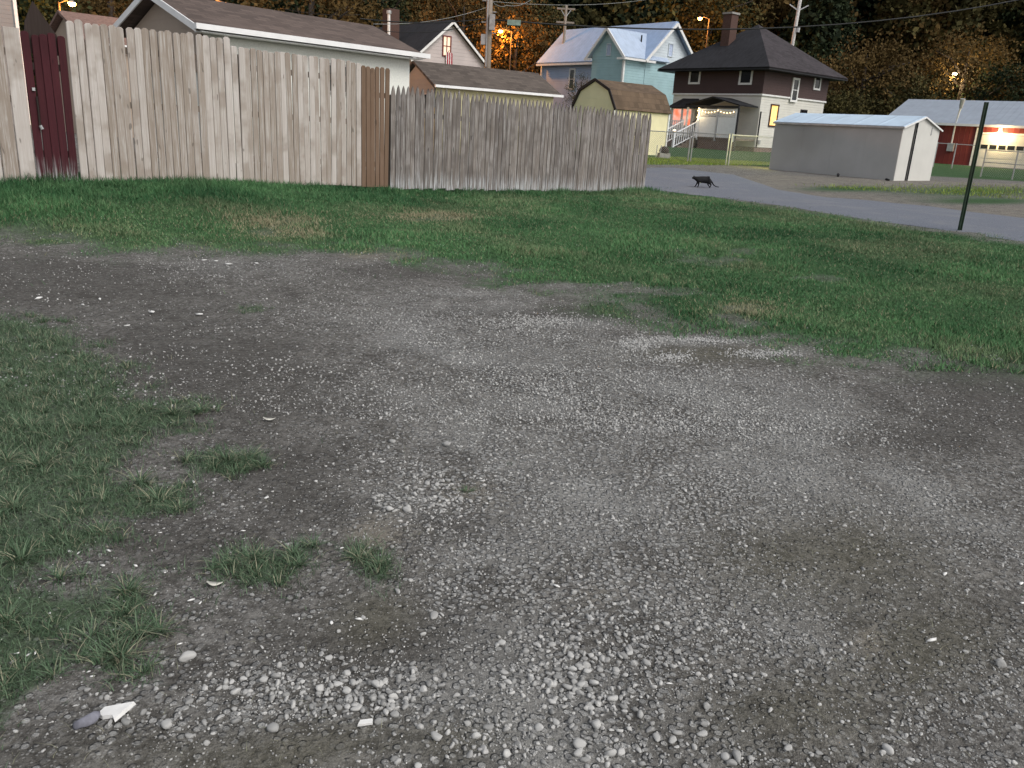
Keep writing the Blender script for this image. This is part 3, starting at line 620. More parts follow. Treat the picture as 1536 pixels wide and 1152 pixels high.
# yard grass beyond the alley
x, y = [], []
xx = NR.uniform(4, 24, 60000); yy = NR.uniform(24, 40, 60000); gm_ = np.maximum(sstep(-.5, .5, inpoly(P_yard, xx, yy)), np.clip(sum(gb(B, xx, yy) for B in B_vgreen), 0, 1) * .8)
keep = NR.uniform(0, 1, len(xx)) < gm_; x, y = xx[keep], yy[keep]
add_grass('yard grass beyond the alley along the wire fence and the metal shed', [blades(x, y, .05 + .05 * NR.uniform(0, 1, len(x)), .02 + 0 * x, NR.uniform(.1, .8, len(x)), 1, (NR.uniform(0, 1, len(x)) < .3) * .7)],
          tinted('lamplit_yard_grass', (.15, .22, .03), (.32, .42, .08), (.22, .19, .10)))  # yellow lamp light on the grass is put into this bright colour
# ------------------------------------------------------------------ board fences
def board_mesh(name, w_, h_, top, th=.02):
    if top == 'dog': prof = [(0, 0), (w_, 0), (w_, h_ - w_ * .28), (w_ * .74, h_), (w_ * .26, h_), (0, h_ - w_ * .28)]
    elif top == 'round': prof = [(0, 0), (w_, 0), (w_, h_ - w_ * .3), (w_ * .85, h_ - w_ * .08), (w_ * .5, h_), (w_ * .15, h_ - w_ * .08), (0, h_ - w_ * .3)]
    elif top == 'point': prof = [(0, 0), (w_, 0), (w_, h_ - w_ * 1.7), (w_ * .72, h_ - w_ * .5), (w_ * .5, h_), (w_ * .28, h_ - w_ * .5), (0, h_ - w_ * 1.7)]
    else: prof = [(0, 0), (w_, 0), (w_, h_), (0, h_)]
    mb = MB(); k = len(prof); cx = w_ / 2
    f_ = [(cx + (a - cx) * (1 - .011 / w_), 0, b_ - (.004 if b_ > .1 else 0)) for a, b_ in prof]
    mb.add(f_ + [(a, .009, b_) for a, b_ in prof] + [(a, th, b_) for a, b_ in prof], [tuple(range(k)), tuple(range(3 * k - 1, 2 * k - 1, -1))] + [(j * k + i, (j + 1) * k + i, (j + 1) * k + (i + 1) % k, j * k + (i + 1) % k) for j in (0, 1) for i in range(k)])
    me = mb.mesh(name); bm = bmesh.new(); bm.from_mesh(me); bmesh.ops.recalc_face_normals(bm, faces=bm.faces); bm.to_mesh(me); bm.free(); return me
FO = (-6.39, 11.96)
def fence_run(root, s0, n_, w_, gap, h_, top, mat, zf, nm='plank', jit=.02, split=None):
    mes = []
    for k in range(4):
        me = board_mesh(nm, w_ * (1 + .02 * (k - 1.5)), h_, top); me.materials.append(mat); mes.append(me)
    for i in range(n_):
        o = link(nm, mes[rnd.randrange(4)], root); sx = s0 + i * (w_ + gap)
        dz = zf(i / max(1, n_ - 1)); o.location = (sx, rnd.uniform(-.006, .006) + (0 if i % 2 else .004), dz + rnd.uniform(-jit, jit)); o.rotation_euler = (rnd.gauss(0, .004), rnd.gauss(0, .0045), rnd.gauss(0, .02))
        o.scale = (1, 1, 1 + rnd.uniform(-.006, .006))
def rails(root, s0, s1, zs, zf, mat, y=.025):
    for zz in zs: MB().bar((s0, y + .02, zz + zf(0)), (s1, y + .02, zz + zf(1)), .04, .09).build('rail', mat, root)
def posts(root, ss, h_, zf, mat):
    for s in ss: MB().box(s - .045, s + .045, .07, .16, -.3 + zf, h_ + zf).build('post', mat, root)
fz = lambda s: g1(FO[0] + s * math.cos(math.radians(42)), FO[1] + s * math.sin(math.radians(42)))
def fth(name, label, s, group=None):
    r = math.radians(42); return thing(name, label, 'fence', (FO[0] + s * math.cos(r), FO[1] + s * math.sin(r), 0), 42, group)
f1 = fth('wooden_fence', 'tall pale dog-eared board fence beside the dark red gate', 0)
zf1 = lambda t: .40 + .01 * t
fence_run(f1, 0.0, 21, .107, .0035, 2.17, 'dog', M['pale'], zf1); rails(f1, .02, 2.3, (.4, 1.1, 1.85), zf1, M['rail']); posts(f1, (.1, 2.25), 2.1, .4, M['rail'])
f2 = fth('wooden_fence', 'tall pale round-topped board fence in front of the white garage, left of the brown panel', 2.33)
zf2 = lambda t: .38 - .04 * t
fence_run(f2, 0.0, 23, .098, .003, 2.09, 'round', M['pale'], zf2, jit=.008); rails(f2, .02, 2.28, (.4, 1.1, 1.8), zf2, M['rail']); posts(f2, (.1, 2.2), 2.0, .36, M['rail'])
f3 = fth('wooden_fence', 'narrow brown stained fence panel between the pale boards and the grey pickets', 4.66)
fence_run(f3, 0.0, 6, .088, .006, 2.06, 'dog', M['brownwood'], lambda t: .32, jit=.006); rails(f3, .01, .56, (.4, 1.6), lambda t: .32, M['rail']); posts(f3, (.06,), 1.95, .32, M['rail'])
f4 = fth('picket_fence', 'long weathered grey fence of pointed pickets ending at the alley', 5.27)
zf4 = lambda t: .29 - .13 * t
fence_run(f4, 0.0, 68, .1035, .004, 1.84, 'point', M['grey'], zf4, 'picket', jit=.022)
rails(f4, .02, 7.28, (.35, 1.35), zf4, M['rail']); posts(f4, (.08, 2.3, 4.7, 7.2), 1.75, .2, M['rail'])
f5 = fth('wooden_fence', 'two wide pale fence boards left of the dark red gate', -1.48)
me = []
fence_run(f5, 0.52, 2, .185, .012, 2.10, 'square', M['pale'], lambda t: .30, jit=.004); fence_run(f5, -1.0, 8, .185, .004, 2.08, 'square', M['pale'], lambda t: .30)
rails(f5, -1.0, .9, (.35, 1.2, 1.8), lambda t: .3, M['rail'])
g = fth('garden_gate', 'narrow dark red wooden gate with peeling white foot and dark pointed peak', -.56); g['category'] = 'gate'
fence_run(g, 0.01, 5, .1, .004, 2.02, 'round', M['red'], lambda t: .34, 'plank', jit=.03)
mb = MB(); mb.add([(.02, .06, 2.1), (.50, .06, 2.1), (.45, .06, 2.36), (.20, .06, 2.76), (.08, .06, 2.5)] + [(.02, .09, 2.1), (.50, .09, 2.1), (.45, .09, 2.36), (.20, .09, 2.76), (.08, .09, 2.5)], [(0, 1, 2, 3, 4), (9, 8, 7, 6, 5)] + [(i, 5 + i, 5 + (i + 1) % 5, (i + 1) % 5) for i in range(5)])
mb.build('peak_board', M['darkwood'], g)
MB().bar((.1, -.02, 1.15), (.1, -.02, 1.55), .02, .03).build('handle', M['darkwood'], g)
MB().box(.055, .09, -.03, -.005, 1.62, 1.66).build('latch', M['metal'], g)
MB().tube([(.1, -.035, 1.17), (.12, -.04, 1.12)], .022, 8).build('latch', M['metal'], g)
rails(g, .01, .51, (.45, 1.6), lambda t: .34, M['darkwood'])

# ------------------------------------------------------------------ building helpers (local frame: X along the wall facing the viewer, Y going back)
def win(par, wall, s, z, w_, h_, frame=None, pane=None, bars=1, fw=.09, off=0, vbars=0):
    frame = frame or M['whitepaint']; pane = pane or M['glass']
    def B(mb, s0, s1, z0, z1, d0, d1):
        if wall == 'R': mb.box(s0, s1, off - d1, off - d0, z0, z1)
        else: mb.box(off - d1, off - d0, s0, s1, z0, z1)
    f = MB(); B(f, s, s + w_, z, z + fw, -.02, .06); B(f, s, s + w_, z + h_ - fw, z + h_, -.02, .06); B(f, s, s + fw, z + fw, z + h_ - fw, -.02, .055); B(f, s + w_ - fw, s + w_, z + fw, z + h_ - fw, -.02, .055)
    for i in range(bars): zz = z + h_ * (i + 1) / (bars + 1); B(f, s + fw, s + w_ - fw, zz - .025, zz + .025, .005, .045)
    for i in range(vbars): ss = s + w_ * (i + 1) / (vbars + 1); B(f, ss - .025, ss + .025, z + fw, z + h_ - fw, .004, .043)
    fo = f.build('window', frame, par)
    p = MB(); B(p, s + fw, s + w_ - fw, z + fw, z + h_ - fw, -.01, .012); p.build('pane', pane, fo); return fo
def gable_roof(par, x0, x1, y0, y1, ze, zr, mat, over=.3, th=.1, ov2=.3, fascia=None):
    # ridge along X, eaves at y0 and y1
    ym = (y0 + y1) / 2; sl = (zr - ze) / (ym - y0); ea = ze - sl * over
    a = MB().slab([(x0 - ov2, y0 - over, ea), (x1 + ov2, y0 - over, ea), (x1 + ov2, ym, zr), (x0 - ov2, ym, zr)], th)
    a.slab([(x0 - ov2, ym, zr), (x1 + ov2, ym, zr), (x1 + ov2, y1 + over, ea), (x0 - ov2, y1 + over, ea)], th)
    r = a.build('roof', mat, par)
    return r
def gable_wall(x0, x1, y0, y1, zb, ze, zr):
    ym = (y0 + y1) / 2; mb = MB()
    pr = [(y0, zb), (y1, zb), (y1, ze), (ym, zr), (y0, ze)]
    mb.add([(x0, a, b_) for a, b_ in pr] + [(x1, a, b_) for a, b_ in pr], [(0, 1, 2, 3, 4), (9, 8, 7, 6, 5)] + [(i, 5 + i, 5 + (i + 1) % 5, (i + 1) % 5) for i in range(5)]); return mb
def rake(par, xp, y0, y1, ze, zr, mat, over=.3, wdt=.16, th=.05, name='rake_board', face=-1):
    ym = (y0 + y1) / 2; sl = (zr - ze) / (ym - y0); ea = ze - sl * over; xq = xp + face * th
    for ya, za in ((y0 - over, ea), (y1 + over, ea)):
        MB().slab([(xq, ya, za + .02), (xq, ym, zr + .02), (xq, ym, zr - wdt), (xq, ya, za - wdt)] if ya < ym else [(xq, ym, zr + .02), (xq, ya, za + .02), (xq, ya, za - wdt), (xq, ym, zr - wdt)], th).build(name, mat, par)

# white garage behind the fence  (z values are absolute because the empties stand at z = 0 of the lot)
b1 = thing('garage', 'white walled garage with brown shingle roof right behind the tall pale fence', 'garage', (-6.27, 16.3, 0), 47)
gable_wall(.3, 5.35, .3, 3.8, 0, 2.97, 3.62).build('wall', M['stucco'], b1)
MB().add([(.24, .32, 2.2), (.24, 3.78, 2.2), (.24, 3.78, 2.9), (.24, 2.05, 3.58), (.24, .32, 2.9), (.28, .32, 2.2), (.28, 3.78, 2.2), (.28, 3.78, 2.9), (.28, 2.05, 3.58), (.28, .32, 2.9)], [(0, 1, 2, 3, 4), (9, 8, 7, 6, 5)] + [(i, 5 + i, 5 + (i + 1) % 5, (i + 1) % 5) for i in range(5)]).build('gable_siding', M['gsiding'], b1)
gable_roof(b1, 0, 5.6, .0, 4.1, 3.0, 3.72, M['roof_brown'], 0.0, .08, 0)
rake(b1, 0, 0, 4.1, 3.0, 3.72, M['gutter'], 0, .11, .03)
MB().bar((-.03, -.05, 2.98), (5.65, -.05, 2.98), .09, .1).build('gutter', M['gutter'], b1)
MB().bar((.1, .12, 2.9), (5.5, .12, 2.9), .3, .02).build('soffit', M['whitepaint'], b1)
win(b1, 'R', 2.9, 2.0, .75, .62, M['lampmetal'], M['glass'], 0, .05, .3)

# roofs seen between the gate and the white garage
r47 = math.radians(47); p0 = atD(86, 15, 26); Yv = Vector((-math.sin(r47), math.cos(r47), 0)); Xv = Vector((math.cos(r47), math.sin(r47), 0)); q0 = p0 - 2.2 * Yv
t = thing('garage', 'pinkish brown roofed garage showing between the dark red gate and the white garage', 'garage', (q0.x, q0.y, 0), 47)
gable_wall(.2, 5.8, .2, 4.2, 0, 3.2, p0.z - .15).build('wall', M['gsiding'], t)
gable_roof(t, 0, 6, 0, 4.4, 3.3, p0.z, plain('pinkish_brown_roof', (.20, .13, .11), .9, .25, 12), 0, .08, 0)
MB().bar((0, -.04, 3.26), (6, -.04, 3.26), .08, .1).build('gutter', M['gutter'], t)
p0 = atD(24, 40, 32); q0 = p0 - 7 * Xv
t = thing('house', 'dim grey house at the far left behind the wide pale boards', 'house', (q0.x, q0.y, 0), 47)
MB().box(0, 7, 0, 5, .2, 6.6).build('wall', M['greysiding'], t); MB().bar((7.03, -.03, .2), (7.03, -.03, 6.5), .12).build('corner_board', M['whitepaint'], t)
MB().slab([(-.3, -.3, 6.55), (7.3, -.3, 6.55), (7.3, 2.5, 8), (-.3, 2.5, 8)], .08).slab([(-.3, 2.5, 8), (7.3, 2.5, 8), (7.3, 5.3, 6.55), (-.3, 5.3, 6.55)], .08).build('roof', M['roof_dark'], t)
win(t, 'R', 5.0, 3.9, .9, 1.2)

# brown roofed garage with yellow wall
b2 = thing('garage', 'low brown roofed garage with yellow wall behind the grey picket fence', 'garage', (-3.1, 28.24, 0), 33)
gable_wall(.15, 4.9, .2, 3.1, .2, 2.68, 3.4).build('wall', M['yellowwall'], b2)
MB().add([(.10, .22, 2.0), (.10, 3.08, 2.0), (.10, 3.08, 2.6), (.10, 1.65, 3.34), (.10, .22, 2.6), (.14, .22, 2.0), (.14, 3.08, 2.0), (.14, 3.08, 2.6), (.14, 1.65, 3.34), (.14, .22, 2.6)], [(0, 1, 2, 3, 4), (9, 8, 7, 6, 5)] + [(i, 5 + i, 5 + (i + 1) % 5, (i + 1) % 5) for i in range(5)]).build('gable_siding', M['greysiding'], b2)
gable_roof(b2, 0, 5.15, 0, 3.4, 2.7, 3.5, M['roof_brown2'], 0, .07, 0)
MB().bar((0, -.04, 2.67), (5.15, -.04, 2.67), .07, .08).build('gutter', M['gutter'], b2)
win(b2, 'L', .45, 1.9, .6, .55, M['lampmetal'], M['glass'], 0, .05, .1)

# white gable house
b3 = thing('house', 'pinkish white gable house with black roof and a lit attic window', 'house', (-6.79, 50.22, 0), 40)
mb = MB(); pr = [(0, .8), (6.3, .8), (6.3, 4.6), (5.2, 5.05), (2.55, 7.2), (0, 5.1)]
pr = [(0, .8), (5.2, .8), (5.2, 5.05), (2.6, 7.15), (0, 5.05)]
mb.add([(a, 0, b_) for a, b_ in pr] + [(a, 9, b_) for a, b_ in pr], [(0, 1, 2, 3, 4), (9, 8, 7, 6, 5)] + [(i, 5 + i, 5 + (i + 1) % 5, (i + 1) % 5) for i in range(5)])
mb.build('wall', M['pinkwall'], b3)
mb = MB().slab([(-.25, -.2, 4.92), (2.6, -.2, 7.27), (2.6, 9.2, 7.27), (-.25, 9.2, 4.92)][::-1], .1); mb.slab([(2.6, -.2, 7.27), (5.45, -.2, 4.92), (5.45, 9.2, 4.92), (2.6, 9.2, 7.27)][::-1], .1)
mb.build('roof', M['roof_black'], b3)
for p, q in (((-.28, -.24, 4.82), (2.6, -.24, 7.2)), ((2.6, -.24, 7.2), (5.48, -.24, 4.82))): MB().bar(p, q, .06, .12).build('rake_board', M['whitepaint'], b3)
win(b3, 'R', 2.0, 5.3, .62, 1.15, plain('red_window_frame', (.16, .03, .03), .6), M['lit_warm'], 1, .07, vbars=1)
MB().box(2.3, 2.7, -.02, 0, 6.72, 6.85).build('vent', M['lampmetal'], b3)
MB().box(.3, 1.0, 3.2, 4.0, 5.0, 7.9).build('chimney', M['brick'], b3)
fl = thing('flag', 'red and white striped flag hanging under the lit attic window', 'flag', (0, 0, 0)); fl.parent = None
r40 = math.radians(40); fl.location = (-6.79 + 2.36 * math.cos(r40), 50.22 + 2.36 * math.sin(r40), 0); fl.rotation_euler = (0, 0, r40)
fl.location.x += .12 * math.sin(r40); fl.location.y -= .12 * math.cos(r40)
for i in range(6):
    mb = MB(); x0 = -.14 + i * .075
    mb.add([(x0, .0 + .03 * (i % 2), 5.55), (x0 + .075, .03 - .03 * (i % 2), 5.5), (x0 + .1, .03 - .03 * (i % 2), 4.4), (x0 + .02, .03 * (i % 2), 4.4)] + [(x0, .02 + .03 * (i % 2), 5.55), (x0 + .075, .05 - .03 * (i % 2), 5.5), (x0 + .1, .05 - .03 * (i % 2), 4.4), (x0 + .02, .02 + .03 * (i % 2), 4.4)],
           [(0, 1, 2, 3), (7, 6, 5, 4), (0, 4, 5, 1), (1, 5, 6, 2), (2, 6, 7, 3), (3, 7, 4, 0)]); mb.build('stripe', M['flagred'] if i % 2 else M['flagwhite'], fl)
MB().tube([(0, .1, 5.5), (0, -.1, 5.65)], .02, 6).build('flagpole', M['metal'], fl)
# dark low roof left of it with vent pipe and rails
b4 = thing('house', 'far dark roofed house with white balcony posts behind the white garage', 'house', tuple(atD(560, 60, 62))[:2] + (0,), 40)
MB().box(0, 5, 0, 8, .8, 6.0).build('wall', M['brick'], b4)
MB().slab([(-.4, -.4, 6.0), (5.4, -.4, 6.0), (3.5, 4, 7.6), (1.5, 4, 7.6)], .1).slab([(-.4, -.4, 6.0), (1.5, 4, 7.6), (-.4, 8.4, 6.0)], .1).build('roof', M['roof_black'], b4)
for i in range(4): MB().bar((.3 + i * .9, -.45, 5.9), (.3 + i * .9, -.45, 6.9), .1).build('balcony_post', M['whitepaint'], b4)
p_ = atD(583, 62, 40)
t = thing('vent_pipe', 'white vent pipe with cap standing above the white garage roof', 'pipe', (p_.x, p_.y, 0)); MB().tube([(0, 0, 1), (0, 0, p_.z + 1.35)], .07, 8).build('pipe', M['whitepaint'], t); MB().tube([(0, 0, p_.z + 1.25), (0, 0, p_.z + 1.4)], .12, 8).build('cap', M['metal'], t)

# pale blue house
C0 = atD(937, 80, 62)
b5 = thing('house', 'pale blue and teal house with blue metal roof and white gable', 'house', (C0.x, C0.y, 0), 40)
YL = 12.2
MB().add([(2.4, 0, .8), (8.0, 0, .8), (8.0, 0, 7.4), (5.2, 0, 10.0), (2.4, 0, 7.4), (2.4, YL, .8), (8.0, YL, .8), (8.0, YL, 7.4), (5.2, YL, 10.0), (2.4, YL, 7.4)], [(0, 1, 2, 3, 4), (9, 8, 7, 6, 5)] + [(i, 5 + i, 5 + (i + 1) % 5, (i + 1) % 5) for i in range(5)]).build('wall', M['bluewall'], b5)
MB().box(2.42, 7.98, -.03, -.005, .8, 7.0).build('wall', M['tealwall'], b5)
MB().slab([(2.5, -.03, 7.0), (7.9, -.03, 7.0), (7.9, -.03, 7.38), (5.2, -.03, 9.85), (2.5, -.03, 7.38)], .02).build('gable_siding', M['bluegable'], b5)
mb = MB(); mb.add([(0, 0, .8), (0, 0, 7.4), (0, 1.75, 9.15), (0, 3.5, 7.4), (0, 3.5, .8), (2.5, 0, .8), (2.5, 0, 7.4), (5.0, 1.75, 9.15), (2.5, 3.5, 7.4), (2.5, 3.5, .8)], [(0, 1, 2, 3, 4), (9, 8, 7, 6, 5)] + [(i, 5 + i, 5 + (i + 1) % 5, (i + 1) % 5) for i in range(5)]); mb.build('wing_wall', M['tealwall'], b5)
mb = MB().slab([(2.0, -.45, 7.05), (5.2, -.45, 10.12), (5.2, YL + .4, 10.12), (2.0, YL + .4, 7.05)][::-1], .12).slab([(5.2, -.45, 10.12), (8.4, -.45, 7.05), (8.4, YL + .4, 7.05), (5.2, YL + .4, 10.12)][::-1], .12); mb.build('roof', M['blueroof'], b5)
M['wingroof'] = ribbed('pale_metal_wing_roof', (.42, .50, .63), 0, .35, .55)
mb = MB().slab([(-.35, -.35, 7.15), (4.9, -.35, 7.15), (4.9, 1.75, 9.3), (-.35, 1.75, 9.3)], .1).slab([(-.35, 1.75, 9.3), (4.9, 1.75, 9.3), (4.9, 3.85, 7.15), (-.35, 3.85, 7.15)], .1); mb.build('wing_roof', M['wingroof'], b5)
for p, q in (((-.4, -.4, 7.02), (-.4, 1.75, 9.2)), ((-.4, 1.75, 9.2), (-.4, 3.9, 7.02)), ((1.95, -.5, 6.98), (5.2, -.5, 10.02)), ((5.2, -.5, 10.02), (8.45, -.5, 6.98))): MB().bar(p, q, .08, .2).build('rake_board', M['whitepaint'], b5)
for p, q in (((-.4, -.42, 7.0), (3.1, -.42, 7.0)), ((-.4, -.42, 7.0), (-.4, .35, 7.0)), ((-.4, 3.2, 7.0), (-.4, 4.0, 7.0)), ((1.95, 3.9, 6.95), (1.95, YL + .4, 6.95))): MB().bar(p, q, .12, .16).build('eave_trim', M['whitepaint'], b5)
MB().bar((-.05, -.05, .8), (-.05, -.05, 6.9), .16).build('corner_board', M['whitepaint'], b5)
MB().bar((8.05, -.05, .8), (8.05, -.05, 7.0), .16).build('corner_board', M['whitepaint'], b5)
MB().bar((2.3, YL + .05, .8), (2.3, YL + .05, 7.0), .14).build('corner_board', M['whitepaint'], b5)
win(b5, 'L', 7.9, 4.9, .78, 1.75, None, None, 1, .14, 2.4)
win(b5, 'L', 1.45, 7.25, .5, .9, M['bluegable'], M['bluewall'], 0, .06); win(b5, 'R', 4.9, 7.6, .55, 1.0, M['bluegable'], M['bluewall'], 0, .06, -.04)
MB().tube([(2.8, 1.0, 8.2), (2.8, 1.0, 9.0)], .06, 6).build('vent_pipe', M['trimblack'], b5)

# gambrel shed
gq = atD(922, 160, 37)
b6 = thing('shed', 'barn shaped shed with cream front coloured as green-lit, yellow side and brown gambrel roof', 'shed', (gq.x, gq.y, 0), 40)
ze = gq.z; prof = [(0, ze), (.42, ze + .75), (1.4, ze + 1.2), (2.38, ze + .75), (2.8, ze)]
pf = [(0, .5)] + prof + [(2.8, .5)]; pf = [(a * .96 + .06, b_ - (.07 if b_ > ze else 0)) for a, b_ in pf]
k = len(pf); MB().add([(.08, a, b_) for a, b_ in pf] + [(3.85, a, b_) for a, b_ in pf], [tuple(range(k)), tuple(range(2 * k - 1, k - 1, -1))] + [(i, k + i, k + (i + 1) % k, (i + 1) % k) for i in range(k)]).build('wall', M['shedyellow'], b6)
pq = [(a, b_ - .02) for a, b_ in pf]; MB().add([(.03, a, b_) for a, b_ in pq] + [(.07, a, b_) for a, b_ in pq], [tuple(range(k)), tuple(range(2 * k - 1, k - 1, -1))] + [(i, k + i, k + (i + 1) % k, (i + 1) % k) for i in range(k)]).build('front_wall', M['shedgreenlit'], b6)
mb = MB()
for i in range(4):
    (a, za), (c_, zc) = prof[i], prof[i + 1]
    if i == 0: a, za = -.08, ze - .1
    if i == 3: c_, zc = 2.88, ze - .1
    mb.slab([(0, a, za), (3.92, a, za), (3.92, c_, zc), (0, c_, zc)], .05)
mb.build('roof', M['roof_tan'], b6)
for i in range(4):
    (a, za), (c_, zc) = prof[i], prof[i + 1]
    if i == 0: a, za = -.08, ze - .1
    if i == 3: c_, zc = 2.88, ze - .1
    MB().bar((-.03, a, za - .02), (-.03, c_, zc - .02), .05, .12).build('trim_board', M['trimblack'], b6)
MB().bar((3.85, .04, .5), (3.85, .04, ze - .1), .07).build('corner_board', M['whitepaint'], b6)
MB().bar((.02, .02, .5), (.02, .02, ze - .15), .07).build('corner_board', M['whitepaint'], b6)

# brown and cream house
b7 = thing('house', 'two storey house, dark brown above and cream below, with hip roof and porch', 'house', (15.24, 56.54, 0), 40)
LX, LY = 7.6, 7.45
MB().box(0, LX, 0, LY, 1.15, 4.46).build('wall', M['whitesid'], b7)
MB().box(-.06, LX + .06, -.06, LY + .06, 4.5, 6.3).build('upper_wall', M['brownsid'], b7)
MB().box(.05, LX - .05, .05, LY - .05, .4, 1.15).build('foundation', M['brickfound'], b7)
MB().box(-.09, LX + .09, -.09, LY + .09, 4.40, 4.5).build('band_board', M['whitepaint'], b7)
e = .95; pk = (3.8, 3.72, 9.3); zc = 6.08
c4 = [(-e, -e, zc), (LX + e, -e, zc), (LX + e, LY + e, zc), (-e, LY + e, zc)]
for i, mm in ((0, M['roof_dark']), (1, M['roof_dark']), (2, M['roof_black']), (3, M['roof_black'])):  # slopes turned from the sun use blacker shingles, shade put into colour
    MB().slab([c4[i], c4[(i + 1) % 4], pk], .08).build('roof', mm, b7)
MB().box(-e, LX + e, -e, LY + e, zc - .16, zc - .085).build('soffit', M['trimblack'], b7)
MB().box(1.45, 2.2, 4.3, 5.0, 7.4, 9.75).build('chimney', M['brick'], b7); MB().box(1.38, 2.27, 4.23, 5.07, 9.75, 9.87).build('chimney_cap', M['concrete'], b7)
win(b7, 'L', .85, 5.05, 1.05, 1.0, fw=.13, off=-.06, bars=0); win(b7, 'L', 5.15, 5.1, 1.0, .95, fw=.13, off=-.06, bars=0)
win(b7, 'R', 3.15, 4.2, .8, 1.55, fw=.13, off=-.08); win(b7, 'R', 5.75, 5.15, .85, .9, fw=.12, off=-.06, bars=0)
wl = win(b7, 'R', 1.15, 2.5, .95, 1.45, plain('dark_window_frame', (.06, .03, .025), .6), M['lit_yellow'], 0, .1); win(b7, 'R', 4.75, 2.9, .8, .9, M['trimblack'], None, 0, .07)
MB().box(.25, .45, -.1, 0, 1.35, 1.6).build('meter_box', M['metal'], b7)
# bay window, porch roof, deck on the left wall
mb = MB().box(-.75, -.01, 4.75, 6.9, 1.6, 3.55); by = mb.build('bay_window', M['whitesid'], b7)
for s, w_ in ((4.95, .85), (5.85, .85)):
    f = MB().box(-.80, -.752, s, s + w_, 2.25, 2.33).box(-.80, -.752, s, s + w_, 3.4, 3.48).box(-.8, -.752, s, s + .07, 2.33, 3.4).box(-.8, -.752, s + w_ - .07, s + w_, 2.33, 3.4).build('window_frame', M['whitepaint'], by)
for s in (5.02, 5.92): MB().box(-.775, -.753, s, s + .71, 2.33, 3.4).build('pane', M['lit_orange'], by)
MB().slab([(-1.0, 4.5, 3.5), (-.05, 5.1, 4.15), (-.05, 6.5, 4.15), (-1.0, 7.15, 3.5)], .06).slab([(-1.0, 4.5, 3.5), (0, 4.5, 3.5), (-.05, 5.1, 4.15)], .05).slab([(-1.0, 7.15, 3.5), (-.05, 6.5, 4.15), (0, 7.15, 3.5)], .05).build('bay_roof', M['roof_black'], b7)
MB().slab([(-2.1, .1, 3.62), (-2.1, 2.3, 4.12), (-.07, 2.3, 4.12), (-.07, .1, 3.62)], .08).slab([(-2.1, 2.3, 4.12), (-2.1, 4.5, 3.62), (-.07, 4.5, 3.62), (-.07, 2.3, 4.12)], .08).build('porch_roof', M['roof_black'], b7)
MB().bar((-2.1, .1, 3.55), (-2.1, 4.5, 3.55), .1, .14).build('porch_beam', M['trimblack'], b7)
MB().box(-2.1, -.02, .1, 7.3, 1.5, 1.62).build('deck', M['rail'], b7)
MB().box(-2.0, -1.9, .2, 3.2, .5, 1.5).build('skirting', M['brickfound'], b7); MB().box(-2.0, -1.9, 4.2, 7.2, .5, 1.5).build('skirting', M['brickfound'], b7)
for s in (.15, 4.3): MB().bar((-2.05, s, .8), (-2.05, s, 3.5), .1).build('porch_post', M['trimblack'] if s < 1 else M['vinyl'], b7)
MB().tube([(.0, -.12, 3.4), (.0, -.12, 1.1)], .05, 6).build('downspout', M['trimblack'], b7)
# door in shade of the porch
dj = MB().box(-.06, -.01, 3.4, 4.3, 1.62, 3.55).build('door', plain('grey_brown_door', (.16, .14, .12), .6), b7)
def balusters(par, p, q, h_, n_, name='railing'):
    p, q = Vector(p), Vector(q); up = Vector((0, 0, h_)); mb = MB()
    r = MB().bar(p + up, q + up, .07, .06).bar(p + up * .12, q + up * .12, .05, .05).build(name, M['vinyl'], par)
    for i in range(n_):
        a = p.lerp(q, (i + .5) / n_); MB().bar(a + up * .12, a + up, .045).build('baluster', M['vinyl'], r)
    for a in (p, q): MB().bar(a - Vector((0, 0, .1)), a + up * 1.12, .12).build('railing_post', M['vinyl'], r)
balusters(b7, (-2.08, 4.75, 1.62), (-2.08, 7.15, 1.62), .95, 14)
balusters(b7, (-2.15, 4.55, 1.62), (-4.4, 4.55, .75), .95, 10); balusters(b7, (-2.15, 3.3, 1.62), (-4.4, 3.3, .75), .95, 10)
for i in range(5): MB().box(-2.1 - .45 * (i + 1), -2.1 - .45 * i, 3.36, 4.49, .6, 1.5 - .18 * i).build('step', M['rail'], b7)
for s in (.25, 1.75):
    pn = MB().box(-2.1, -2.04, s + .06, s + 1.42, 1.62, 2.9).build('privacy_panel', M['vinyl'], b7)
    mb = MB()
    for k in range(-3, 14):
        for sg in (1, -1):
            a0 = s + .06 + k * .12; z0, z1 = 2.92, 3.32; a1 = a0 + .4
            lo_, hi_ = s + .06, s + 1.42
            if a1 < lo_ or a0 > hi_: continue
            ta, tb = max(0, (lo_ - a0) / .4), min(1, (hi_ - a0) / .4)
            if tb <= ta: continue
            za, zb = (z0 + .4 * ta, z0 + .4 * tb) if sg > 0 else (z1 - .4 * ta, z1 - .4 * tb)
            mb.bar((-2.07 + .012 * sg, a0 + .4 * ta, za), (-2.07 + .012 * sg, a0 + .4 * tb, zb), .012, .035)
    mb.build('lattice', M['vinyl'], pn); MB().box(-2.12, -2.02, s, s + 1.5, 3.33, 3.40).build('top_rail', M['vinyl'], pn)
    for a in (s, s + 1.5): MB().bar((-2.07, a, 1.4), (-2.07, a, 3.45), .1).build('panel_post', M['vinyl'], pn)
cosb, sinb = math.cos(r40), math.sin(r40)
def B7(x_, y_, z_): return (15.24 + x_ * cosb - y_ * sinb, 56.54 + x_ * sinb + y_ * cosb, z_)
sl_ = thing('string_lights', 'warm string lights draped down the porch post and over the lattice', 'lights', B7(-2.15, 3.3, 0), 40)
for i in range(9): MB().tube([(0, .05 * math.sin(i * 2), 3.45 - i * .14), (0, .05 * math.sin(i * 2), 3.38 - i * .14)], .028, 6).build('bulb', M['bulb'], sl_)
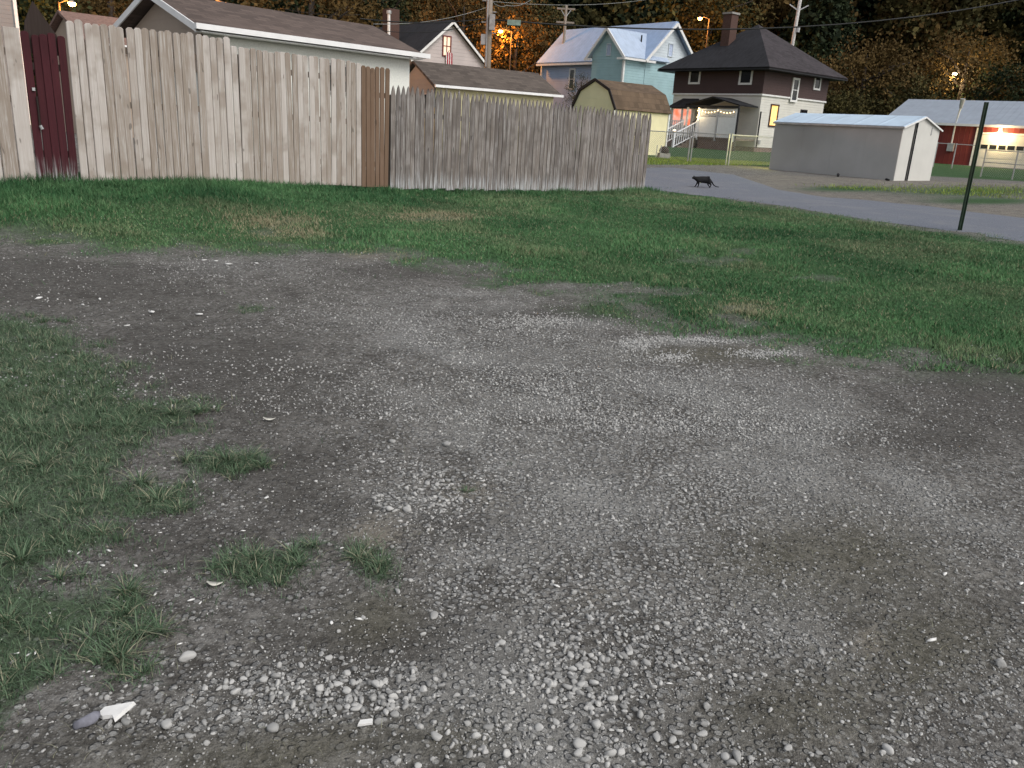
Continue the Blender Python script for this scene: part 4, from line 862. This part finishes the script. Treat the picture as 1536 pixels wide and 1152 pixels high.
for i in range(12): MB().tube([(-.02, -.1 - i * .25, 3.35 - .15 * abs(math.sin(i * .52))), (-.02, -.1 - i * .25, 3.29 - .15 * abs(math.sin(i * .52)))], .022, 6).build('bulb', M['bulb'], sl_)
MB().tube([(0, .05 * math.sin(i * 2), 3.45 - i * .14) for i in range(9)], .008, 4).build('cord', M['wire'], sl_)
MB().tube([(-.02, -.1 - i * .25, 3.36 - .15 * abs(math.sin(i * .52))) for i in range(12)], .008, 4).build('cord', M['wire'], sl_)
def plight(loc, c, e_, r=.15):
    l_ = bpy.data.lights.new('lamp_light', 'POINT'); l_.energy = e_; l_.color = c; l_.shadow_soft_size = r
    o = bpy.data.objects.new('lamp_light', l_); COL.objects.link(o); o.location = loc; return o
p = B7(-2.5, 3.2, 3.1); plight(p, (1, .75, .4), 18, .3)
# grill on the deck
gr = thing('barbecue_grill', 'black covered barbecue grill on the porch beside the white panel', 'grill', B7(-1.5, 3.75, 1.62), 40)
s_ = MB(); vv, ff = ico(2)
s_.add([(a[0] * .38, a[1] * .42, a[2] * .3 + .82) for a in vv], [tuple(t) for t in ff]).build('hood', M['trimblack'], gr, True)
for sx in (-1, 1):
    for sy in (-1, 1): MB().bar((.22 * sx, .25 * sy, 0), (.18 * sx, .2 * sy, .75), .04).build('leg', M['trimblack'], gr)
# small porch lamp
pl_ = thing('porch_lamp', 'small lit lamp on the corner post of the porch railing', 'lamp', B7(-2.08, 7.0, 2.75), 40); MB().tube([(0, 0, 0), (0, 0, .1)], [.03, .07], 8).build('base', M['lampmetal'], pl_)
MB().tube([(0, 0, .1), (0, 0, .2), (0, 0, .27)], [.07, .08, .02], 8).build('globe', M['bulb'], pl_)
for s in (4.55, 3.3):
    q = thing('post_lamp', 'lit cap lamp on the ' + ('left' if s > 4 else 'right') + ' newel post of the porch stairs', 'lamp', B7(-4.4, s, 1.84), 40); MB().tube([(0, 0, 0), (0, 0, .05)], .07, 8).build('base', M['vinyl'], q); MB().tube([(0, 0, .05), (0, 0, .13)], [.09, .03], 8).build('cap', M['bulb'], q)

# barn shed local frame to world
ux, uy = gq.x, gq.y
def B6(x_, y_, z_): return (ux + x_ * cosb - y_ * sinb, uy + x_ * sinb + y_ * cosb, z_)


# metal shed
b8 = thing('shed', 'grey metal shed with pale blue roof and end coloured lighter as sunlit beside the alley', 'shed', (12.7, 28.9, 0), 40)
SX, SY, zb, ze = 2.7, 5.0, .42, 2.25
MB().box(0, .03, .03, SY, zb, ze).build('side_wall', M['shedwall'], b8); MB().box(SX - .03, SX, .03, SY, zb, ze).build('side_wall', M['shedwall'], b8); MB().box(0.03, SX - .03, SY - .03, SY, zb, ze).build('back_wall', M['shedwall'], b8)
def endp(x0, x1):
    zt = lambda a: ze + (1.35 - abs(a - 1.35)) / 1.35 * .36
    xs_ = [x0] + ([1.35] if x0 < 1.35 < x1 else []) + [x1]; pr = [(x0, zb), (x1, zb)] + [(a, zt(a)) for a in reversed(xs_)]
    k = len(pr); return MB().add([(a, 0, b_) for a, b_ in pr] + [(a, .028, b_) for a, b_ in pr], [tuple(range(k)), tuple(range(2 * k - 1, k - 1, -1))] + [(i, k + i, k + (i + 1) % k, (i + 1) % k) for i in range(k)])
endp(.0, .78).build('end_wall', M['shedend'], b8); endp(.92, SX).build('door', M['shedend'], b8)
MB().box(.80, .93, .25, .3, zb, 2.42).build('opening_shade_panel', M['trimblack'], b8); MB().bar((.93, -.02, zb), (.93, -.02, 2.42), .03).build('door_edge', M['trimblack'], b8)  # black panel paints the dark inside of the shed behind the door gap
MB().box(2.05, 2.09, -.02, 0, 2.05, 2.32).build('vent', M['shedwall'], b8)
MB().slab([(-.06, -.05, ze - .01), (1.35, -.05, ze + .38), (1.35, SY + .05, ze + .38), (-.06, SY + .05, ze - .01)][::-1], .03).slab([(1.35, -.05, ze + .38), (SX + .06, -.05, ze - .01), (SX + .06, SY + .05, ze - .01), (1.35, SY + .05, ze + .38)][::-1], .03).build('roof', M['shedroof'], b8)
for p, q in (((-.08, -.07, ze - .03), (1.35, -.07, ze + .37)), ((1.35, -.07, ze + .37), (SX + .08, -.07, ze - .03))): MB().bar(p, q, .03, .05).build('rake_board', M['whitepaint'], b8)
MB().bar((-.07, -.05, ze - .03), (-.07, SY + .05, ze - .03), .03, .06).build('eave_trim', M['metal'], b8)
for i in range(1, 4): MB().box(-.006, 0, SY * i / 4 - .01, SY * i / 4 + .01, zb, ze - .05).build('seam', M['shedwall'], b8)
for u, v, s_, lb in ((1257, 263, 10, 'dark lump lying against the foot of the grey shed wall'), (1331, 269, 7, 'small dark lump beside the corner of the grey shed')):
    o = stone_obj('stone', u, v + 2, s_, lb, M['trimblack'], seed=5)

def B8(x_, y_, z_): return (12.7 + x_ * cosb - y_ * sinb, 28.9 + x_ * sinb + y_ * cosb, z_)
q = thing('yard_lamp', 'lamp mounted on the far end wall of the grey metal shed', 'lamp', B8(.5, 5.0, 1.85), 40)
MB().box(-.08, .08, 0, .12, 0, .2).build('housing', M['lampmetal'], q); MB().box(-.06, .06, .02, .1, -.05, -.002).build('lens', M['bulb'], q)
plight(B8(.45, 5.45, 1.6), (1, .95, .3), 60, .1)
# red garage
rg = atD(1322, 181, 54)
b9 = thing('garage', 'red garage with grey metal roof, white door and lit wall lamp', 'garage', (rg.x, rg.y, 0), -40)
gable_wall(3.2, 16, .35, 9.6, .3, 3.25, 4.9).build('wall', M['redwall'], b9)
MB().slab([(0, 0, 3.29), (16.5, 0, 3.29), (16.5, 5, 4.95), (0, 5, 4.95)][0:4], .08).slab([(0, 5, 4.95), (16.5, 5, 4.95), (16.5, 10, 3.29), (0, 10, 3.29)], .08).build('roof', M['greyroof'], b9)
gable_wall(.3, 3.15, .35, 9.6, .3, 3.2, 4.85).build('side_wall', M['redwall'], b9)
MB().bar((0, -.03, 3.22), (16.5, -.03, 3.22), .08, .14).build('fascia', M['gutter'], b9)
MB().box(5.75, 6.1, .28, .34, .75, 3.1).build('door_trim', M['whitepaint'], b9); MB().box(6.1, 9.4, .28, .34, 2.72, 2.84).build('door_trim', M['whitepaint'], b9); MB().box(9.1, 9.4, .28, .34, .75, 2.72).build('door_trim', M['whitepaint'], b9)
dr_ = MB().box(6.1, 9.1, .29, .335, .75, 2.7).build('garage_door', M['doorwhite'], b9)
for r in range(4):
    zz = .78 + r * .485
    for c_ in range(6):
        xx = 6.14 + c_ * .493
        if r == 2: MB().box(xx + .05, xx + .44, .27, .289, zz + .12, zz + .36).build('window_pane', M['glass'], dr_)
        else: MB().box(xx + .03, xx + .46, .275, .289, zz + .05, zz + .43).build('door_panel', M['doorwhite'], dr_)
MB().box(3.3, 16, .0, .3, .3, .8).build('footing', M['concrete'], b9)
wl_ = thing('wall_lamp', 'bright warm lamp mounted under the eave above the white garage door', 'lamp', (rg.x + 7.1 * math.cos(-r40) - .1 * math.sin(-r40), rg.y + 7.1 * math.sin(-r40) + .1 * math.cos(-r40), 2.98), -40)
MB().box(-.1, .1, .0, .2, .02, .14).build('housing', M['lampmetal'], wl_); MB().tube([(0, .05, .0), (0, .05, -.14)], [.07, .1], 10).build('globe', M['warmlamp'], wl_)
plight((wl_.location.x - .1, wl_.location.y - .35, 2.7), (1, .72, .35), 110, .1)
sm = thing('service_mast', 'electric service mast with meter on the red garage wall', 'mast', (rg.x + 4.5 * math.cos(-r40), rg.y + 4.5 * math.sin(-r40), 0), -40)
MB().tube([(0, .2, 1.9), (0, .2, 3.2), (.25, -.3, 4.6)], .05, 6).build('pipe', M['whitepaint'], sm); MB().box(-.18, .18, .05, .33, 1.6, 2.1).build('meter_box', M['metal'], sm); MB().tube([(.2, -.2, 4.2), (.25, -.3, 4.75)], [.1, .16], 8).build('weatherhead', M['metal'], sm)

# ------------------------------------------------------------------ green post
px_, py_ = gp(1438, 346); t = thing('steel_post', 'dark green steel post standing at the edge of the grass by the alley', 'post', (px_, py_, g1(px_, py_) - .05), 20)
top = (.0, .0, 2.2)
mb = MB().bar((0, 0, 0), (.03, .05, 2.25), .05, .012).bar((-.025, -.02, 0), (.005, .03, 2.25), .012, .045).bar((.025, -.02, 0), (.055, .03, 2.25), .012, .045); mb.build('channel', M['greenpost'], t)
for i in range(12): MB().box(-.008, .008, -.012, -.004, .3 + i * .15, .33 + i * .15).build('stud', M['greenpost'], t).location = (.03 * (.3 + i * .15) / 2.25, .05 * (.3 + i * .15) / 2.25, 0)

# ------------------------------------------------------------------ wire fences
def chain(name, label, a, b_, h_, nposts, gate=None, mesh=True, mid=False, group=None):
    a, b_ = Vector(a), Vector(b_); d = b_ - a; ln = d.length; ang = math.degrees(math.atan2(d.y, d.x))
    za, zb_ = g1(*a), g1(*b_); t = thing(name, label, 'fence', (a.x, a.y, 0), ang, group)
    zz = lambda s: za + (zb_ - za) * s / ln
    for i in range(nposts):
        s = ln * i / (nposts - 1); MB().tube([(s, 0, zz(s) - .1), (s, 0, zz(s) + h_ + .05)], .032, 6).build('post', M['metal'], t)
    MB().tube([(0, 0, zz(0) + h_), (ln, 0, zz(ln) + h_)], .022, 6).build('top_rail', M['metal'], t)
    if mid: MB().tube([(0, 0, zz(0) + h_ * .55), (ln, 0, zz(ln) + h_ * .55)], .02, 6).build('middle_rail', M['metal'], t)
    if mesh:
        mb = MB(); st = .085; n_ = int(ln / st)
        for sg in (1, -1):
            for i in range(-14, n_ + 14):
                s0 = i * st; s1 = s0 + sg * (h_ - .06)
                t0, t1 = 0.0, 1.0; dx = s1 - s0
                lo_, hi_ = sorted(((0 - s0) / dx, (ln - s0) / dx)); t0, t1 = max(t0, lo_), min(t1, hi_)
                if t1 - t0 < .02: continue
                pa, pb = s0 + dx * t0, s0 + dx * t1
                mb.tube([(pa, 0, zz(pa) + .05 + (h_ - .06) * t0), (pb, 0, zz(pb) + .05 + (h_ - .06) * t1)], .0028, 3, False)
        tag(mb.build('wire_mesh', M['metal'], t), kind='stuff')
    return t
def pD(u, v, D): p = atD(u, v, D); return (p.x, p.y)
chain('wire_fence', 'chain link fence run from behind the grey pickets to the gate', pD(940, 247, 35), pD(1031, 246, 34), 1.15, 2)
chain('wire_gate', 'left leaf of the chain link double gate in front of the porch stairs', pD(1035, 246, 34), pD(1088, 250, 33), 1.18, 2)
chain('wire_gate', 'right leaf of the chain link double gate in front of the white panels', pD(1092, 250, 33), pD(1161, 250, 34.2), 1.18, 2)
chain('wire_fence', 'short pipe fence in front of the red garage wall beside the grey shed', pD(1398, 256, 46), pD(1456, 254, 45), 1.3, 3, mesh=False, mid=False)
chain('wire_fence', 'chain link fence with middle rail right of the green post', pD(1470, 268, 36), pD(1620, 280, 33), 1.15, 4, mid=True)

# planter and stone by the barn shed
q = thing('planter', 'grey block planter with dark rounded shrub beside the yellow shed wall', 'planter', pD(996, 230, 36.5) + (g1(*pD(996, 230, 36.5)),), 20)
MB().box(-.25, .25, -.15, .15, 0, .22).build('block', M['concrete'], q); s_ = MB(); s_.add([(a[0] * .24, a[1] * .2, a[2] * .2 + .32) for a in vv], [tuple(t) for t in ff]).build('plant', M['bark'], q, True)
for u in (984, 990):
    q = thing('garden_stake', 'thin dark garden stake standing ' + ('left' if u < 987 else 'right') + ' of its pair by the yellow shed wall', 'stake', pD(u, 232, 36.3) + (g1(*pD(u, 232, 36.3)),)); MB().tube([(0, 0, -.1), (0.02, 0, .55)], .02, 5).build('stake', M['metal'], q)

# ------------------------------------------------------------------ cat
cp = gp(1050, 283)
verts = [((0, 0, .235), (.10, .112)), ((-.12, 0, .24), (.098, .108)), ((-.22, 0, .245), (.085, .092)), ((-.30, 0, .27), (.058, .06)), ((-.37, 0, .285), (.046, .048)), ((-.425, 0, .272), (.018, .018)),
         ((.10, 0, .235), (.102, .110)), ((.17, 0, .225), (.09, .095)),
         ((.24, 0, .17), (.024, .024)), ((.30, 0, .09), (.018, .018)), ((.39, .01, .05), (.014, .014)), ((.49, .02, .04), (.010, .010)),
         ((-.21, -.04, .17), (.036, .04)), ((-.20, -.04, .09), (.019, .021)), ((-.215, -.04, .02), (.013, .013)), ((-.24, -.04, .012), (.014, .012)),
         ((-.20, .04, .17), (.036, .04)), ((-.24, .04, .09), (.019, .021)), ((-.275, .04, .02), (.013, .013)), ((-.30, .04, .012), (.014, .012)),
         ((.14, -.045, .15), (.044, .05)), ((.20, -.045, .10), (.022, .023)), ((.17, -.045, .02), (.013, .013)), ((.145, -.045, .012), (.014, .012)),
         ((.13, .045, .15), (.044, .05)), ((.13, .045, .09), (.018, .018)), ((.20, .045, .03), (.013, .013)), ((.175, .045, .012), (.014, .012))]
edges = [(0, 1), (1, 2), (2, 3), (3, 4), (4, 5), (0, 6), (6, 7), (7, 8), (8, 9), (9, 10), (10, 11), (2, 12), (12, 13), (13, 14), (14, 15), (2, 16), (16, 17), (17, 18), (18, 19), (7, 20), (20, 21), (21, 22), (22, 23), (7, 24), (24, 25), (25, 26), (26, 27)]
cr = thing('cat', 'black cat walking left along the alley with its tail trailing', 'cat', (cp[0] + .1, cp[1], g1(*cp) + .03), 8)
me = bpy.data.meshes.new('body'); me.from_pydata([v_[0] for v_ in verts], edges, []); o = link('body', me, cr); me.materials.append(M['fur'])
md = o.modifiers.new('skin', 'SKIN'); md.use_smooth_shade = True
for i, v_ in enumerate(verts): me.skin_vertices[0].data[i].radius = v_[1]; me.skin_vertices[0].data[i].use_root = (i == 0)
sb = o.modifiers.new('sub', 'SUBSURF'); sb.levels = 2; sb.render_levels = 2
for sy in (-1, 1):
    MB().add([(-.385, .008 * sy, .31), (-.35, .012 * sy, .315), (-.365, .036 * sy, .305), (-.362, .026 * sy, .352)], [(0, 1, 2), (0, 3, 1), (1, 3, 2), (2, 3, 0)]).build('ear', M['fur'], cr)
M['eye'] = plain('cat_eye', (.25, .3, .08), .15)
for sy in (-1, 1):
    s_ = MB(); s_.add([(a[0] * .006 - .403, a[1] * .005 + .021 * sy, a[2] * .005 + .293) for a in vv], [tuple(t) for t in ff]).build('eye', M['eye'], cr, True)
cr.scale = (.84, .9, .84)

# ------------------------------------------------------------------ poles, lamps, wires
def pole(name, label, u, v, D, ztop, r, lean=(0, 0)):
    p = atD(u, v, D); z0 = g1(p.x, p.y); t = thing(name, label, 'pole', (p.x, p.y, z0)); h_ = ztop - z0
    MB().tube([(0, 0, -.3), (lean[0] * .5, lean[1] * .5, h_ * .5), (lean[0], lean[1], h_)], [r, r * .9, r * .75], 12).build('shaft', M['pole'], t, True); return t, h_
t, h_ = pole('utility_pole', 'wooden utility pole rising behind the grey picket fence', 731, 135, 34, 10, .145, (-.1, 0))
MB().box(-.35, -.15, -.1, .1, 4.15, 4.55).build('meter_box', M['metal'], t); MB().box(-.02, .2, -.3, -.12, 4.7, 5.3).build('junction_box', M['lampmetal'], t); MB().bar((-.1, -.15, 3.3), (-.12, -.15, 6.5), .04).build('conduit', M['metal'], t)
for i in range(10): MB().bar((.12 * (-1) ** i - .05, -.1, 4.6 + i * .4), (.3 * (-1) ** i - .05, -.1, 4.6 + i * .4), .025).build('step_peg', M['metal'], t)
MB().box(.7, 1.25, -.1, .1, 4.95, 5.15).build('cable_closure', plain('pale_green_closure', (.22, .30, .25), .6), t)
t, h_ = pole('utility_pole', 'distant utility pole with two crossarms left of the blue house', 846, 60, 72, 12.0, .15)
for z_ in (h_ - .3, h_ - 1.4): MB().bar((-.8, 0, z_), (.8, 0, z_), .14).build('crossarm', M['pole'], t)
for sx in (-1, 1): MB().bar((.45 * sx, 0, h_ - .35), (0, -.05, h_ - 1.0), .06).build('brace', M['metal'], t)
t, h_ = pole('utility_pole', 'pale pole with top arms behind the brown hip roof', 1185, 62, 78, 16.5, .2, (.45, 0))
t.children[0].data.materials[0] = plain('pale_weathered_pole', (.48, .46, .44), .8)
for sx in (-1, 1): MB().bar((.35, 0, h_ - 2.9), (.35 + .9 * sx, 0, h_ - 2.4), .1).build('arm', M['metal'], t)
MB().tube([(.55, -.1, h_ - 4.8), (.55, -.1, h_ - 4.3)], .2, 8).build('transformer', M['metal'], t)
def lamp(u, v, D, label, col, mat, e_, arm=1.0, r=.16, dark_pole=True):
    p = atD(u, v, D); z0 = g1(p.x, p.y); t = thing('street_lamp', label, 'street lamp', (p.x + arm, p.y + .3, z0)); h_ = p.z - z0
    MB().tube([(0, 0, -.2), (0, 0, h_ + .1)], [.08, .05], 8).build('pole', M['bark'], t); MB().tube([(0, 0, h_ + .05), (-arm * .6, -.15, h_ + .2), (-arm, -.3, h_ + .15)], .035, 6).build('arm', M['bark'], t)
    MB().tube([(-arm, -.3, h_ + .18), (-arm, -.3, h_ + .06)], [r * .5, r * 1.1], 10).build('hood', M['lampmetal'], t); MB().tube([(-arm, -.3, h_ + .06), (-arm, -.3, h_ - .06), (-arm, -.3, h_ - .12)], [r, r * .9, r * .3], 10).build('globe', mat, t)
    plight((p.x, p.y - .25, p.z - .35), col, e_, .2)
OR = (1, .38, .07); WW = (1, .75, .4)
lamp(108, 6, 46, 'orange street lamp behind the fence above the dark red gate', OR, M['sodium'], 1300, -.9, .2)
lamp(303, 4, 30, 'orange street lamp behind the roof of the white garage', OR, M['sodium'], 1000, .8, .14)
lamp(751, 47, 74, 'orange street lamp glowing among trees right of the utility pole', OR, M['sodium'], 1900, 1, .2)
lamp(742, 68, 90, 'smaller low orange lamp below the one beside the utility pole', OR, M['sodium'], 700, 1, .12)
lamp(1050, 28, 82, 'orange lamp glowing between the blue house and the brick chimney', OR, M['sodium'], 1500, 1, .2)
lamp(1432, 111, 82, 'warm white lamp in the trees above the red garage', WW, M['warmlamp'], 700, 1, .2)
lamp(1512, 115, 95, 'small warm lamp in the trees at the right edge', WW, M['warmlamp'], 80, 1, .14)
lamp(1393, 100, 95, 'faint orange lamp in the trees left of the warm white one', OR, M['warmlamp'], 200, 1, .08)
def wire(label, pts, r, mat, sag=0.0):
    P = [atD(*q) for q in pts]; out = []
    for i in range(len(P) - 1):
        for k in range(12): t_ = k / 12; q = P[i].lerp(P[i + 1], t_); q.z -= sag * 4 * t_ * (1 - t_); out.append(q)
    out.append(P[-1]); o = MB().tube([q - P[0] for q in out], r, 5).build('power_cable', mat, None, True, tuple(P[0])); tag(o, label, 'cable')
wire('thick black cable running from the utility pole across the top to the upper right', [(733, 29, 34), (1536, -2, 46), (1700, -10, 50)], .035, M['wire'], .9)
wire('black cable from the utility pole down over the white garage roof', [(540, 28, 26), (733, 27, 34)], .02, M['wire'], .15)
wire('thin wire rising left from the utility pole above the pink gable', [(560, 36, 28), (733, 10, 34)], .011, M['wirelite'], .2)
wire('thin black wire from the pole over the pink gable house', [(546, 42, 30), (733, 30, 34)], .014, M['wire'], .3)
wire('pale thin wire leaving the pole top toward the upper right', [(735, 2, 34), (1000, -6, 50)], .012, M['wirelite'], .3)
wire('thin service wire dropping to the left eave of the blue house', [(735, 128, 36), (808, 90, 60)], .016, M['wire'], .2)
wire('pale wire looping from the pole near the top of the picture', [(735, -2, 34), (760, 8, 36), (800, -3, 40)], .014, M['wirelite'], .15)
wire('thin wire crossing above the white garage roof at the left', [(420, 12, 30), (540, 22, 30)], .012, M['wire'], .1)

# ------------------------------------------------------------------ trees
def leafmat(name, a, b_): 
    m_ = tinted(name, a, b_, None, .85, spec=.1); return m_
TM = {'orange': leafmat('autumn_orange_leaves', (.065, .043, .016), (.13, .084, .030)), 'olive': leafmat('olive_leaves', (.032, .032, .013), (.095, .078, .028)), 'dark': leafmat('dark_evergreen_leaves', (.010, .016, .009), (.038, .050, .022))}
def crown_mesh(w_, h_, z0, nc, per, leaf, mat, conic=False, seed=0):
    R_ = np.random.RandomState(seed); c = R_.normal(size=(nc, 3)); c /= np.linalg.norm(c, axis=1)[:, None]; rr = R_.uniform(.35, 1, nc) ** .6
    c *= rr[:, None]; hz = (c[:, 2] + 1) / 2
    sx = w_ / 2 * (1 - .85 * hz if conic else np.ones(nc)); C_ = np.stack([c[:, 0] * sx, c[:, 1] * sx, z0 + hz * h_], 1)
    cr_ = R_.uniform(.5, 1.1, nc) * w_ * .13
    p = R_.normal(size=(nc, per, 3)) * cr_[:, None, None] * np.array([1, 1, .8]) * .62 + C_[:, None, :]; p = p.reshape(-1, 3); N = len(p)
    a = R_.normal(size=(N, 3)); a /= np.linalg.norm(a, axis=1)[:, None]; b2 = np.cross(a, R_.normal(size=(N, 3))); b2 /= np.linalg.norm(b2, axis=1)[:, None]
    s1 = leaf * R_.uniform(.6, 1.4, N)[:, None]
    V = np.stack([p - a * s1 * .6, p + b2 * s1 * .45, p + a * s1 * .6, p - b2 * s1 * .45], 1).reshape(-1, 3)
    F_ = np.arange(N * 4).reshape(N, 4); tint = np.repeat(np.clip(np.repeat(R_.uniform(0, .8, nc), per) + R_.uniform(-.2, .3, N), 0, 1), 4)
    return npmesh('crown', V, F_, mat, dict(tint=tint), False, 4)
def tree(label, u, D, h_, w_, kind, conic=False, seed=0, leaf=.42, group=None, vb=150):
    p = atD(u, vb, D); z0 = g1(p.x, p.y); t = thing('tree', label, 'tree', (p.x, p.y, z0), rnd.uniform(0, 360), group)
    link('crown', crown_mesh(w_, h_ * (.93 if conic else .82), h_ * (.07 if conic else .15), 100, 92, leaf * .62, TM[kind], conic, seed), t)
    mb = MB().tube([(0, 0, -.5), (.1, .05, h_ * .4), (-.05, .1, h_ * .85)], [w_ * .035, w_ * .025, .05], 8)
    for i in range(6):
        a = i * 1.1 + seed; mb.tube([(0, 0, h_ * (.2 + .08 * i)), (math.cos(a) * w_ * .2, math.sin(a) * w_ * .2, h_ * (.35 + .08 * i)), (math.cos(a) * w_ * .38, math.sin(a) * w_ * .38, h_ * (.5 + .06 * i))], [w_ * .014, w_ * .009, .03], 5)
    mb.build('trunk', M['bark'], t, True)
tree('broad orange brown tree right behind the brown house roof', 1290, 74, 9.6, 10, 'orange', seed=1, leaf=.34)
tree('dark bushy tree touching the right wall of the brown house', 1262, 70, 4.8, 6, 'olive', seed=2, leaf=.3)
tree('orange brown tree with rounded top above the red garage roof', 1440, 84, 12, 11, 'orange', seed=3, leaf=.36)
tree('low olive tree between the brown house and the red garage', 1350, 72, 6.5, 8, 'olive', seed=4, leaf=.32)
tree('dark green tree at the right edge behind the red garage', 1520, 82, 9, 11, 'dark', seed=5)
tree('slim dark evergreen behind the house with the brick chimney', 1235, 92, 14, 7, 'dark', True, 6)
tree('tall orange tree left of the utility pole above the pink gable', 690, 84, 14, 12, 'orange', seed=7, leaf=.36)
tree('olive orange tree right of the utility pole beside the orange lamp', 770, 80, 12, 9, 'orange', seed=8, leaf=.34)
tree('olive tree left of the blue house below the crossarm pole', 812, 82, 12, 8, 'olive', seed=9, leaf=.34)
tree('dark tall evergreen rising behind the ridge of the blue house', 930, 90, 15.5, 10, 'dark', True, 10)
tree('dark orange tinged tree behind the orange lamp by the chimney', 1055, 94, 14, 11, 'olive', seed=11)
tree('pair topped dark evergreen above the far dark roof', 575, 86, 15, 9, 'dark', True, 12)
tree('orange lit tree above the white garage roof', 470, 60, 12, 11, 'orange', seed=13, leaf=.34)
tree('dark green tree above the right end of the white garage roof', 545, 66, 12, 7, 'dark', seed=14)
tree('brown orange tree behind the lamp at the upper left corner', 180, 62, 13, 13, 'orange', seed=15, leaf=.34)
tree('dark tree behind the far left fence boards', 10, 52, 10, 9, 'dark', seed=16)
tree('small twiggy tree right of the blue house window', 872, 57, 4.6, 2.6, 'olive', seed=17, leaf=.07)
# wooded hillside behind everything
def forest(label, mats, N, y0, y1, seed, leaf, conic):
    R_ = np.random.RandomState(seed)
    proto = bpy.data.objects.new('crown', crown_mesh(9, 13, 1.0, 130, 70, leaf, mats, conic, 200 + seed))
    y_ = R_.uniform(y0, y1, N); x_ = R_.uniform(-1, 1, N) * (y_ * .75 + 14); P = np.stack([x_, y_, G(x_, y_)], 1)
    me = bpy.data.meshes.new('woods'); me.from_pydata([tuple(p) for p in P], [], [])
    for nm, v_ in (('size', R_.uniform(.75, 1.35, N)), ('turn', R_.uniform(0, 6.28, N))): at = me.attributes.new(nm, 'FLOAT', 'POINT'); at.data.foreach_set('value', v_.astype(np.float32))
    o = link('woods', me); tag(o, label, 'woods', None, 'stuff')
    ng = bpy.data.node_groups.new('woods_scatter', 'GeometryNodeTree'); ng.interface.new_socket('Geometry', in_out='INPUT', socket_type='NodeSocketGeometry'); ng.interface.new_socket('Geometry', in_out='OUTPUT', socket_type='NodeSocketGeometry')
    gi, go = ng.nodes.new('NodeGroupInput'), ng.nodes.new('NodeGroupOutput'); ip = ng.nodes.new('GeometryNodeInstanceOnPoints'); oi = ng.nodes.new('GeometryNodeObjectInfo'); oi.inputs['Object'].default_value = proto
    a1 = ng.nodes.new('GeometryNodeInputNamedAttribute'); a1.data_type = 'FLOAT'; a1.inputs['Name'].default_value = 'size'
    a2 = ng.nodes.new('GeometryNodeInputNamedAttribute'); a2.data_type = 'FLOAT'; a2.inputs['Name'].default_value = 'turn'; cx = ng.nodes.new('ShaderNodeCombineXYZ')
    lk = ng.links.new; lk(gi.outputs[0], ip.inputs['Points']); lk(oi.outputs['Geometry'], ip.inputs['Instance']); lk(a1.outputs[0], ip.inputs['Scale']); lk(a2.outputs[0], cx.inputs[2]); lk(cx.outputs[0], ip.inputs['Rotation']); lk(ip.outputs[0], go.inputs[0])
    md_ = o.modifiers.new('scatter', 'NODES'); md_.node_group = ng
forest('dark evergreen woods covering the hillside behind the houses', TM['dark'], 150, 94, 200, 1, .42, True)
forest('dense dark leafy trees filling the hillside behind the houses', TM['dark'], 60, 92, 180, 4, .42, False)
forest('brown autumn trees mixed through the hillside woods', TM['olive'], 80, 94, 190, 2, .40, False)
forest('orange autumn trees mixed through the hillside woods', TM['orange'], 34, 94, 150, 3, .38, False)
